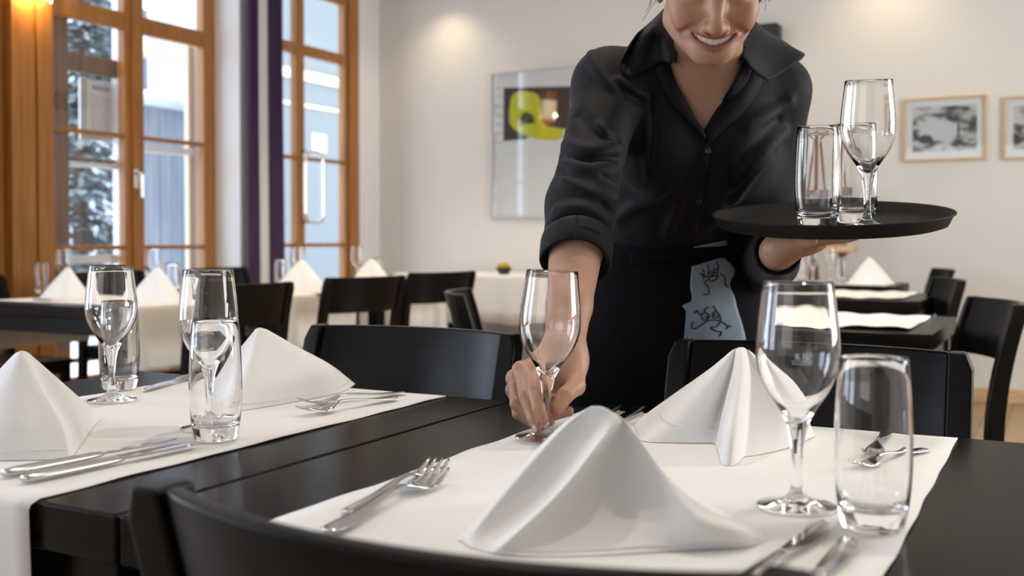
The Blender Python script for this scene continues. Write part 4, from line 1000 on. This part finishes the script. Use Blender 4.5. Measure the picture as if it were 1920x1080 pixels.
NT = from_head(np.array([0, 0.012, -0.045])); NB = NECK+np.array([0.0, 0.015, -0.03])
FW_R = [ELR, ELR*0.72+WRR*0.28, ELR*0.3+WRR*0.7, WRR]
HX = {k: L(*v) for k, v in dict(i0=(1003, 697, 1.345), i1=(1004, 735, 1.304), i2=(1010, 765, 1.281), i3=(1017, 787, 1.2775),
      m0=(979, 697, 1.367), m1=(986, 743, 1.318), m2=(1001, 785, 1.298), m3=(1011, 805, 1.289),
      r0=(967, 712, 1.388), r1=(969, 757, 1.348), r2=(1003, 782, 1.337), r3=(1040, 776, 1.345), r4=(1066, 771, 1.352),
      l0=(966, 734, 1.405), l1=(972, 776, 1.385), l2=(1000, 794, 1.376), l3=(1032, 790, 1.376),
      t0=(1074, 690, 1.375), t1=(1079, 724, 1.345), t2=(1060, 741, 1.313), t3=(1043, 768, 1.302)).items()}
def sd_arm_r(p):
    d = chain(p, FW_R, [0.044, 0.0405, 0.031, 0.0265], 0.01)
    d = smin(d, ell(p, WRR+np.array([0, -0.004, -0.004]), (0.030, 0.024, 0.03)), 0.02)
    # palm
    for k, r_ in (('i0', 0.0125), ('m0', 0.0125), ('r0', 0.0120), ('l0', 0.0110)): d = smin(d, cap(p, WRR+np.array([-0.006 if k in 'm0r0l0' else 0.004, 0, -0.012]), HX[k], 0.018, r_), 0.016)
    d = smin(d, chain(p, [WRR+np.array([0.010, -0.002, -0.012]), HX['t0'], HX['t1']], [0.019, 0.0175, 0.0125]), 0.014)
    d = smin(d, ell(p, (HX['t0']*0.55+HX['m0']*0.45)+np.array([0.006, 0.004, -0.006]), (0.030, 0.022, 0.026)), 0.016)
    for k in ('i0', 'm0', 'r0', 'l0'): d = smin(d, ell(p, HX[k]+np.array([-0.002, 0, 0.003]), (0.0105,)*3), 0.007)
    f = chain(p, [HX[k] for k in ('i0', 'i1', 'i2', 'i3')], [0.0108, 0.0096, 0.0086, 0.0072], 0.002)
    f = np.minimum(f, ell(p, HX['i1'], (0.0104,)*3)); d = smin(d, f, 0.004)
    f = chain(p, [HX[k] for k in ('m0', 'm1', 'm2', 'm3')], [0.0108, 0.0096, 0.0085, 0.0070], 0.002); f = np.minimum(f, ell(p, HX['m1'], (0.0102,)*3)); d = smin(d, f, 0.003)
    f = chain(p, [HX[k] for k in ('r0', 'r1', 'r2', 'r3', 'r4')], [0.0104, 0.0092, 0.0086, 0.0082, 0.0070], 0.002); d = smin(d, f, 0.003)
    f = chain(p, [HX[k] for k in ('l0', 'l1', 'l2', 'l3')], [0.0098, 0.0084, 0.0076, 0.0064], 0.002); d = smin(d, f, 0.003)
    f = chain(p, [HX[k] for k in ('t1', 't2', 't3')], [0.0118, 0.0108, 0.0088], 0.002); d = smin(d, f, 0.005)
    return d
# left hand, palm up under the tray
PLM = L(1528, 460, 1.615)
TRAYN = np.array([0, -sin(ty), cos(ty)])
def under(px, py, f, gap):                             # a point a given distance under the tray
    q = L(px, py, f); c = L(1557, 419, TRF)
    nrm = np.array([-sin(tr_)*cos(ty), -sin(ty), cos(ty)*cos(tr_)]); nrm /= np.linalg.norm(nrm)
    return q-nrm*((q-c)@nrm+gap)
LH = dict(w=under(1462, 466, 1.63, 0.046), p=under(1505, 460, 1.585, 0.026))
LF = [[under(*a) for a in fing] for fing in (
    ((1535, 455, 1.54, 0.018), (1575, 450, 1.52, 0.0145), (1592, 450, 1.515, 0.0135), (1604, 448, 1.513, 0.0125)),
    ((1540, 455, 1.565, 0.018), (1588, 450, 1.555, 0.0145), (1612, 448, 1.55, 0.0135), (1628, 446, 1.548, 0.0125)),
    ((1540, 455, 1.59, 0.018), (1584, 450, 1.595, 0.0145), (1608, 448, 1.598, 0.0135), (1622, 446, 1.60, 0.0125)),
    ((1530, 455, 1.615, 0.018), (1565, 450, 1.63, 0.0140), (1582, 448, 1.637, 0.013), (1594, 446, 1.641, 0.012)))]
LT = [under(1490, 458, 1.555, 0.024), under(1505, 452, 1.515, 0.017), under(1522, 450, 1.49, 0.0135)]
def sd_arm_l(p):
    d = chain(p, [ELL_, ELL_*0.5+LH['w']*0.5, LH['w']], [0.042, 0.037, 0.0265], 0.01)
    for fg in LF: d = smin(d, cap(p, LH['w'], fg[0], 0.018, 0.0125), 0.016)
    d = smin(d, ell(p, LH['p'], (0.036, 0.034, 0.020)), 0.016)
    for fg in LF: d = smin(d, chain(p, fg, [0.0115, 0.0095, 0.0086, 0.0074], 0.002), 0.004)
    d = smin(d, chain(p, [LH['w'], *LT], [0.018, 0.015, 0.0115, 0.009], 0.003), 0.008)
    return d
KNR, KNL = np.array([0.20, 1.93, 0.46]), np.array([0.37, 1.96, 0.46]); ANR, ANL = np.array([0.19, 2.02, 0.08]), np.array([0.38, 2.05, 0.08])
HIR, HIL = PELV+np.array([-0.085, 0, -0.04]), PELV+np.array([0.085, 0, -0.04])
def sd_legs(p, inf=0.0):
    d = chain(p, [HIR, KNR, ANR], [0.082+inf, 0.056+inf, 0.040+inf], 0.02); return smin(d, chain(p, [HIL, KNL, ANL], [0.082+inf, 0.056+inf, 0.040+inf], 0.02), 0.01)
def sd_neck(p):
    d = cap(p, NB, NT, 0.056, 0.050)
    for s in (-1, 1): d = smin(d, cap(p, NB+np.array([s*0.010, -0.042, -0.02]), from_head(np.array([s*0.050, 0.015, -0.045])), 0.007, 0.010), 0.025)   # neck tendons
    return d
def sd_upper(p):
    d = bodyparts(p, -0.002)
    d = smin(d, sd_neck(p), 0.04)
    for a, b in ((SHR, ELR), (SHL, ELL_)): d = smin(d, cap(p, a, b, 0.046, 0.040), 0.03)
    return d
def sd_body(p):
    d = sd_upper(p); d = smin(d, sd_head(to_head(p)), 0.012); d = smin(d, sd_arm_r(p), 0.012); d = smin(d, sd_arm_l(p), 0.012); return smin(d, sd_legs(p), 0.03)
person = thing('person', 'person in black shirt and apron leaning over the table with tray and glass', 'person', (*rot(base_p[0], base_p[1]), 0), TH)
def sdf_obj(name, parts, m, parent, tint=None, relax_it=1):
    Vs, Fs, o_ = [], [], 0
    for fn, lo, hi, h, *drop in parts:
        V, F = nets(fn, lo, hi, h); V = relax(V, F, relax_it, 0.4)
        for a, b in drop: F = F[~((V > a) & (V < b)).all(1)[F].all(1)]
        Vs.append(V); Fs.append(F+o_); o_ += len(V)
    V = np.vstack(Vs); F = np.vstack(Fs)
    me = bpy.data.meshes.new(name); P = V-base_p
    me.vertices.add(len(P)); me.vertices.foreach_set('co', P.ravel()); me.loops.add(F.size); me.loops.foreach_set('vertex_index', F.ravel().astype(np.int32))
    me.polygons.add(len(F)); me.polygons.foreach_set('loop_start', np.arange(0, F.size, 4, dtype=np.int32)); me.polygons.foreach_set('loop_total', np.full(len(F), 4, dtype=np.int32)); me.update(calc_edges=True); me.validate()
    if tint is not None:
        ca = me.color_attributes.new('tint', 'FLOAT_COLOR', 'POINT'); ca.data.foreach_set('color', tint(V).astype(np.float32).ravel())
    return link(name, me, m, parent)
def body_tint(V):
    q = to_head(V); t = tint_head(q); near = vlen(q) < 0.16; t[~near] = (0, 0, 0, 1)
    for k, s in (('i3', .5), ('m3', .5), ('t3', .5), ('r4', .5), ('i1', .35), ('m1', .35), ('r1', .35), ('m0', .3), ('r0', .3)): t[:, 1] = np.maximum(t[:, 1], s*np.clip(1-(vlen(V-HX[k])-0.006)/0.012, 0, 1))
    return t
# one continuous skin: head, neck, chest and hands finely meshed, the rest under the clothes coarser
HB = (HEADC+np.array([-0.105, -0.16, -0.24]), HEADC+np.array([0.105, 0.14, 0.14]))
def sd_core(p): return smin(smin(sd_upper(p), sd_legs(p), 0.03), sd_head(to_head(p)), 0.012)
sdf_obj('body', [(sd_core, HB[0], HB[1], 0.0018),
                 (sd_core, (-0.02, 1.50, 0.03), (0.62, 2.16, 1.42), 0.007, (HB[0]+0.008, HB[1]+np.array([-0.008, -0.008, 1]))),
                 (sd_arm_r, np.minimum(ELR, WRR)+np.array([-0.10, -0.14, -0.10]), np.maximum(ELR, WRR)+np.array([0.06, 0.06, 0.06]), 0.0017),
                 (sd_arm_l, (0.33, 1.47, 0.86), (0.66, 1.95, 1.09), 0.0026)], M['skin'], person, body_tint)
# teeth: one curved row with a bump per tooth
v = []; nt_, nz_ = 97, 9
for i in range(nt_):
    u = -1+2*i/(nt_-1); k = u*4.0; fr_ = abs((k % 1)-0.5)*2; bite = 0.0012*fr_**6+0.0014*abs(u)**2
    for j in range(nz_):
        w = j/(nz_-1); rnd = (fr_**5)*0.0012*(1+w); z = -0.0577+0.0110*(u*0.8)**2-w*(0.0142-0.0030*abs(u)-bite-0.0009*(int(math.floor(k)) in (-2, 1)))
        v.append(from_head(np.array([MW*0.80*u, liparc(u*0.80)+0.0062+rnd+0.0012*(2*w-1)**4, z]))-base_p)
o = pyd('teeth', v, grid_faces(nt_, nz_), M['teeth'], person); solid(o, 0.003, 1)
for s_ in (-1, 1):
    bm = bmesh.new(); c = from_head(np.array([s_*0.031, -0.0715, -0.004]))-base_p; bmesh.ops.create_uvsphere(bm, u_segments=20, v_segments=12, radius=0.0118, matrix=Matrix.Translation(c)); obj('eyeball', bm, M['eye'], person, smooth=True)
# finger nails
def nail(a, b, r_, side, ln=0.0052, wd=0.0044):
    d = b-a; d = d/np.linalg.norm(d); n = side-d*(side@d); n = n/np.linalg.norm(n); c = np.cross(d, n); v = []
    for i in range(9):
        for j in range(9):
            a, b_ = -1+i/4, -1+j/4; u, w = a*sqrt(1-0.45*b_*b_), b_*sqrt(1-0.45*a*a)
            ang = u*wd/r_; v.append(b+d*(w*ln-0.0008)+(n*cos(ang)+c*sin(ang))*(r_+0.0003-0.0008*max(0, w)**2)-base_p)
    o = pyd('fingernail', v, grid_faces(9, 9), M['nail'], person); solid(o, 0.0006, 0)
nail(HX['i2'], HX['i3'], 0.0076, np.array([-0.95, 0.15, 0.3])); nail(HX['m2'], HX['m3'], 0.0074, np.array([-0.85, -0.5, 0.2])); nail(HX['t2'], HX['t3'], 0.0092, np.array([0.6, 0.75, 0.3]))

# ---- hair, tied back
def sd_hair(p):
    q = to_head(p); d = ell(q, (0, 0.016, 0.042), (0.0785, 0.098, 0.083))
    d = smax(d, -(ell(q, (0, -0.11, -0.02), (0.070, 0.085, 0.088))), 0.010)
    d = smax(d, -(q[:, 2]+0.035-0.5*(0.02-q[:, 1])), 0.010)
    d = smax(d, -ell(q, (0.0, 0.0, -0.06), (0.09, 0.035, 0.068)), 0.008)
    return smin(d, ell(q, (0, 0.118, 0.035), (0.036, 0.030, 0.036)), 0.012)
hair = sdf_obj('hair', [(sd_hair, HEADC+np.array([-0.11, -0.13, -0.12]), HEADC+np.array([0.11, 0.19, 0.16]), 0.0035)], M['hair'], person)
bm = bmesh.new(); r = random.Random(8)
for i in range(14):
    s_ = -1 if i < 9 else 1; a0 = np.array([s_*0.072, -0.01+r.uniform(-.02, .02), 0.02+r.uniform(-.01, .02)]); pts = [a0, a0+np.array([s_*r.uniform(.006, .018), -0.012, -0.03]), a0+np.array([s_*r.uniform(.004, .03), -0.015, -0.055+r.uniform(-.015, .02)])]
    add_tube(bm, [from_head(q)-base_p for q in catmull(pts, 8)], 0.00035, 4)
o = obj('loose_strands', bm, M['hair'], hair, smooth=True)

# ---- tracing picture folds and seams onto a surface
EYE = np.array([0, 0, H])
def hit(fn, pts, f0=1.2, off=0.0, default=None):
    D = np.array([ray(x, y) for x, y in pts]); D = D/D[:, 1:2]; f = np.full(len(D), f0)
    for _ in range(90): f = f+np.clip(fn(EYE+D*f[:, None]), -0.02, 0.04)*0.7
    ok = np.abs(fn(EYE+D*f[:, None])) < 0.01
    if default is not None: f = np.where(ok, f, default)
    return EYE+D*(f-off)[:, None]
# ---- shirt
CUFR = ELR+(WRR-ELR)*0.40; AXR = (WRR-ELR)/np.linalg.norm(WRR-ELR); CUFL = ELL_+(LH['w']-ELL_)*0.86; AXL = (LH['w']-ELL_)/np.linalg.norm(LH['w']-ELL_)
def half(p, a, b):                                     # signed side of a vertical-plane line a->b in (right, up)
    d = np.array([b[0]-a[0], b[2]-a[2]]); d /= np.linalg.norm(d); return (p[:, 0]-a[0])*d[1]-(p[:, 2]-a[2])*d[0]
VA, VL, VR = L(1321, 247, 1.68), L(1258, 128, 1.66), L(1398, 118, 1.66)
def sd_sleeves(p):
    a = smin(cap(p, SHR, ELR, 0.0535, 0.0500), cap(p, ELR, ELR+(WRR-ELR)*0.55, 0.0515, 0.0475), 0.02)
    a = smax(a, (p-CUFR)@AXR, 0.003); a = smax(a, -np.maximum(cap(p, ELR*0.6+CUFR*0.4, ELR+(WRR-ELR)*0.6, 0.0425, 0.0435), -((p-ELR)@AXR-0.03)), 0.002)
    b = smin(cap(p, SHL, ELL_, 0.0535, 0.050), cap(p, ELL_, LH['w'], 0.050, 0.036), 0.02)
    b = smax(b, (p-CUFL)@AXL, 0.003)
    b = smax(b, -cap(p, ELL_*0.3+CUFL*0.7, LH['w']+AXL*0.03, 0.034), 0.002)
    return np.minimum(a, b)
def sd_shirt0(p):
    d = bodyparts(p, 0.0095)
    d = smin(d, ell(p, L(1146, 168, 1.735), (0.055, 0.060, 0.054)), 0.03); d = smin(d, sd_sleeves(p), 0.028)
    d = smin(d, ell(p, L(1398, 325, 1.83), (0.048, 0.05, 0.09), ry(-0.5)), 0.05)
    return d
RID = []
def ridge(pts, r_, k=0.010, sgn=1, n=9):
    P = hit(sd_shirt0, catmull(pts, n), off=0.0); RID.append((P, [r_*(0.35+0.65*sin(pi*(i+0.6)/(n+0.2))) for i in range(n)], k, sgn))
for pts, r_, k, sg in (
    ([(1048, 296), (1075, 300), (1110, 300), (1155, 296)], .0030, .016, -1), ([(1050, 316), (1085, 345), (1125, 372)], .0034, .016, -1), ([(1098, 304), (1125, 326), (1156, 345)], .0032, .014, -1),
    ([(1118, 373), (1132, 386), (1148, 402)], .0030, .012, -1), ([(1035, 418), (1065, 407), (1100, 413), (1128, 424)], .0034, .016, -1), ([(1108, 415), (1122, 432), (1134, 443)], .0028, .012, -1),
    ([(1060, 270), (1100, 282), (1150, 280)], .006, .02, 1), ([(1055, 306), (1100, 318), (1152, 316)], .007, .02, 1), ([(1060, 340), (1105, 362), (1150, 372)], .0065, .02, 1), ([(1045, 395), (1090, 392), (1140, 412)], .006, .02, 1), ([(1075, 425), (1105, 430), (1132, 440)], .004, .014, 1),
    ([(1120, 235), (1145, 262), (1160, 275)], .004, .016, 1), ([(1085, 215), (1120, 250), (1158, 262)], .003, .016, -1), ([(1112, 125), (1150, 155), (1200, 185)], .0036, .018, -1), ([(1108, 100), (1118, 128), (1150, 165)], .005, .018, 1), ([(1160, 150), (1190, 170), (1212, 182)], .003, .014, 1),
    ([(1215, 185), (1217, 250), (1214, 330)], .0030, .012, 1), ([(1228, 185), (1230, 250), (1222, 325)], .0030, .014, -1), ([(1275, 380), (1262, 410), (1250, 440)], .0035, .016, 1), ([(1240, 360), (1200, 380), (1160, 410)], .004, .02, 1),
    ([(1470, 250), (1420, 300), (1372, 350)], .0045, .02, 1), ([(1480, 190), (1440, 215), (1400, 235)], .004, .02, 1), ([(1460, 225), (1425, 262), (1390, 300)], .003, .016, -1), ([(1440, 300), (1410, 330), (1376, 378)], .004, .016, 1), ([(1352, 330), (1350, 380), (1335, 420)], .004, .02, 1),
    ([(1325, 258), (1323, 300), (1317, 350), (1309, 400), (1300, 436)], .0022, .006, 1), ([(1334, 258), (1332, 300), (1326, 350), (1318, 400), (1309, 436)], .0016, .005, -1)):
    ridge(pts, r_, k, sg)
RB_ = [(P.min(0)-0.03, P.max(0)+0.03) for P, *_ in RID]
def sd_shirt(p):
    d = sd_shirt0(p)
    nr = np.abs(d) < 0.03
    if nr.any():
        q = p[nr]; dn = d[nr]
        for (P, rr, k, sg), (lo, hi) in zip(RID, RB_):
            m = ((q > lo) & (q < hi)).all(1)
            if not m.any(): continue
            e = chain(q[m], P, rr); dn[m] = smin(dn[m], e, k) if sg > 0 else smax(dn[m], -e, k)
        d[nr] = dn
    # collar stand round the neck
    st = np.maximum(cap(p, NB, NT, 0.071, 0.068), -cap(p, NB, NT, 0.0625, 0.0595)); t = capt(p, NB, NT); st = np.maximum(st, np.maximum(-t*0.1-0.01, (t-0.62)*0.1))
    d = np.minimum(d, st)
    wedge = np.maximum(half(p, VA, VL)*-1, half(p, VA, VR)); wedge = np.maximum(wedge, p[:, 1]-1.735)
    d = smax(d, -wedge, 0.003)
    d = smax(d, -cap(p, NB-(NT-NB)*0.1, NT, 0.0620, 0.0590), 0.002)
    return np.maximum(d, (PELV[2]-0.02)-p[:, 2])
shirt = sdf_obj('shirt', [(sd_shirt, (-0.02, 1.44, 0.84), (0.57, 2.10, 1.40), 0.0034)], M['shirt'], person, None, 1)
def patch(name, rows, m, parent, th=0.0022, n=(14, 14), off=None):
    """cloth piece through rows of 3D points"""
    R1 = [catmull(r_, n[1]) for r_ in rows]; G_ = np.stack([catmull([r_[j] for r_ in R1], n[0]) for j in range(n[1])], 1)
    o = pyd(name, (G_.reshape(-1, 3)-base_p), grid_faces(n[0], n[1]), m, parent); solid(o, th, 0); return o
def on_shirt(pts, off, f_def=1.68): return list(hit(sd_shirt0, pts, off=off, default=f_def))
# turned-down collar leaves and the open front edges
patch('collar', [[L(1280, 10, 1.765), L(1276, 45, 1.735), L(1272, 85, 1.695), L(1268, 118, 1.655)],
                 [L(1256, 8, 1.735), L(1246, 40, 1.705), L(1248, 82, 1.668), L(1256, 118, 1.640)],
                 [L(1222, 40, 1.735)]+[p_+np.array([0, -0.004, 0.006]) for p_ in on_shirt([(1214, 70), (1222, 104), (1238, 124)], 0.012)],
                 [p_ for p_ in on_shirt([(1196, 62), (1176, 96), (1192, 130), (1226, 126)], 0.006)],
                 [p_ for p_ in on_shirt([(1190, 74), (1164, 118), (1178, 143), (1222, 126)], 0.004)]], M['shirt'], shirt)
patch('collar', [[L(1382, 28, 1.775), L(1386, 55, 1.745), L(1384, 88, 1.705), L(1384, 114, 1.668)],
                 [L(1404, 30, 1.745), L(1408, 52, 1.715), L(1402, 84, 1.682), L(1394, 110, 1.655)],
                 [L(1432, 55, 1.745), L(1440, 75, 1.715), L(1424, 104, 1.684), L(1404, 124, 1.655)],
                 [L(1470, 78, 1.745), L(1476, 92, 1.720), L(1446, 126, 1.692), L(1420, 140, 1.668)],
                 [L(1492, 94, 1.750), L(1508, 106, 1.722), L(1462, 140, 1.696), L(1440, 152, 1.680)]], M['shirt'], shirt)
patch('front_facing', [on_shirt([(1226, 124), (1240, 163), (1268, 204), (1300, 238), (1323, 268)], 0.0035),
                       on_shirt([(1238, 116), (1253, 160), (1279, 199), (1303, 231), (1323, 258)], 0.0065),
                       on_shirt([(1252, 108), (1267, 154), (1289, 193), (1306, 224), (1322, 249)], 0.0030)], M['shirt'], shirt, 0.0018)
patch('front_facing', [on_shirt([(1396, 108), (1390, 150), (1368, 186), (1344, 219), (1324, 248)], 0.0030),
                       on_shirt([(1412, 120), (1408, 158), (1380, 199), (1351, 231), (1327, 260)], 0.0065),
                       on_shirt([(1430, 132), (1424, 166), (1392, 211), (1358, 243), (1329, 272)], 0.0030)], M['shirt'], shirt, 0.0018)
for px, py in ((1327, 283), (1312, 377)):
    c = hit(sd_shirt, [(px, py)])[0]-base_p; bm = bmesh.new()
    add_lathe(bm, [(0, 0.0006), (0.0022, 0.0006), (0.0032, 0.0014), (0.0046, 0.0018), (0.0054, 0.0008), (0.0054, -0.0012), (0, -0.0012)], 20); o = obj('button', bm, M['shoe'], shirt, smooth=True)
    o.location = c; o.rotation_euler = (pi/2-0.2, 0, 0)
# turned-back cuff of the reaching arm
v = []; e1 = np.cross(AXR, [1, 0, 0]); e1 /= np.linalg.norm(e1); e2 = np.cross(AXR, e1)
for i in range(49):
    a = 2*pi*i/48
    for s_, r_ in ((-0.040, 0.0515), (-0.030, 0.0528), (-0.012, 0.0520), (0.002, 0.0508), (0.004, 0.0490), (0.001, 0.0470), (-0.02, 0.0462)):
        rr = r_*(1+0.02*sin(3*a+1)); v.append(CUFR+AXR*(s_+0.003*sin(2*a))+(e1*cos(a)+e2*sin(a))*rr-base_p)
o = pyd('cuff', v, grid_faces(49, 7), M['shirt'], shirt); solid(o, 0.0012, 0)

# ---- apron, trousers, shoes
def sd_apron(p):
    d = ell(p, PELV+np.array([0, 0, 0.01]), (0.181, 0.130, 0.160)); d = smin(d, ell(p, WAIST, (0.1325, 0.1005, 0.12), LEAN), 0.07)
    k = np.array([0.288, 1.975, 0.55]); d = smin(d, np.maximum(ell(p, k, (0.186, 0.142, 0.60)), p[:, 2]-0.93), 0.05)
    d = smax(d, 0.46-p[:, 2], 0.004)
    nW = np.array([0, -sin(0.3), cos(0.3)]); d = smax(d, (p-WAIST)@nW-0.012, 0.003)
    d = d-0.0030*np.sin(p[:, 0]*70+2*np.sin(p[:, 2]*9))*np.clip((0.88-p[:, 2])/0.2, 0, 1)
    return d
apron = sdf_obj('apron', [(sd_apron, (0.08, 1.80, 0.44), (0.50, 2.14, 1.05), 0.006)], M['apron'], person)
def sd_front(p): return np.minimum(sd_apron(p), sd_shirt0(p))
def decal(name, rows, m, nx=16, off=0.003, th=0.0015):
    ys = np.array([(a[1]+b[1])/2 for a, b in rows]); out = []
    Lc = catmull([a for a, b in rows], 28); Rc = catmull([b for a, b in rows], 28); pts = []
    for a, b in zip(Lc, Rc):
        for t in np.linspace(0, 1, nx): pts.append(tuple(a*(1-t)+b*t))
    P = hit(sd_front, pts, off=off); o = pyd(name, P-base_p, grid_faces(28, nx), m, apron); solid(o, th, 0); return o
decal('print_panel', [((1297, 500), (1357, 481)), ((1296, 512), (1378, 506)), ((1294, 537), (1368, 532)), ((1297, 563), (1377, 556)), ((1280, 573), (1382, 578)), ((1286, 585), (1391, 606)), ((1284, 620), (1397, 630)), ((1282, 640), (1401, 656))], M['panel'], off=0.0035)
decal('grey_band', [((1301, 463), (1364, 450)), ((1300, 471), (1364, 456)), ((1299, 480), (1363, 461))], M['band'], off=0.004)
decal('waistband', [((1180, 472), (1368, 460)), ((1180, 484), (1369, 472)), ((1180, 496), (1370, 482))], M['apron'], nx=30, off=0.0045)
def ZP(x, y): return (1220+x/4.5, 430+y/4.5)
def circ(cx, cy, r_): return [(cx+r_*cos(a), cy+r_*sin(a)) for a in np.linspace(0, 2*pi, 14)]
d1 = [circ(515, 375, 15), circ(550, 350, 17), [(430, 385), (480, 400), (530, 395), (570, 388)], [(475, 295), (490, 335), (482, 390)], [(555, 265), (572, 320), (560, 385)], [(488, 402), (505, 432), (540, 432), (570, 395)],
      [(420, 370), (465, 402)], [(440, 335), (452, 380), (440, 420)], [(490, 422), (455, 450), (490, 490), (490, 545), (440, 550)], [(590, 370), (628, 410), (630, 460), (658, 490)]]
d2 = [circ(465, 735, 31), circ(550, 722, 26), circ(482, 742, 8), circ(538, 722, 7), [(455, 700), (465, 672), (492, 655)], [(530, 645), (560, 690), (592, 740), (592, 770)], [(358, 775), (350, 820), (372, 840), (440, 800), (490, 772), (560, 765), (620, 790), (660, 828)], [(640, 842), (660, 815), (682, 820)],
      [(370, 705), (395, 685), (408, 712), (440, 712)], [(590, 780), (562, 818), (515, 825), (545, 855), (600, 866), (580, 902)]]
for grp in (d1, d2):
    bm = bmesh.new()
    for ln in grp:
        c = catmull([ZP(*q) for q in ln], max(8, 5*len(ln))); P = hit(sd_front, c, off=0.0052)-base_p
        add_tube(bm, P, 0.0011, 5)
    obj('doodle', bm, M['ink'], apron, smooth=True)
sdf_obj('trousers', [(lambda p: np.maximum(sd_legs(p, 0.014), 0.07-p[:, 2]), (0.08, 1.84, 0.05), (0.52, 2.16, 0.86), 0.009)], M['trousers'], person)
for an in (ANR, ANL):
    sdf_obj('shoe', [(lambda p, an=an: smax(smin(ell(p, (an[0], an[1]-0.075, 0.035), (0.042, 0.125, 0.042)), cap(p, (an[0], an[1], 0.05), (an[0], an[1], 0.09), 0.045), 0.02), 0.002-p[:, 2], 0.004), (an[0]-0.07, an[1]-0.22, -0.01), (an[0]+0.07, an[1]+0.08, 0.15), 0.006)], M['shoe'], person)
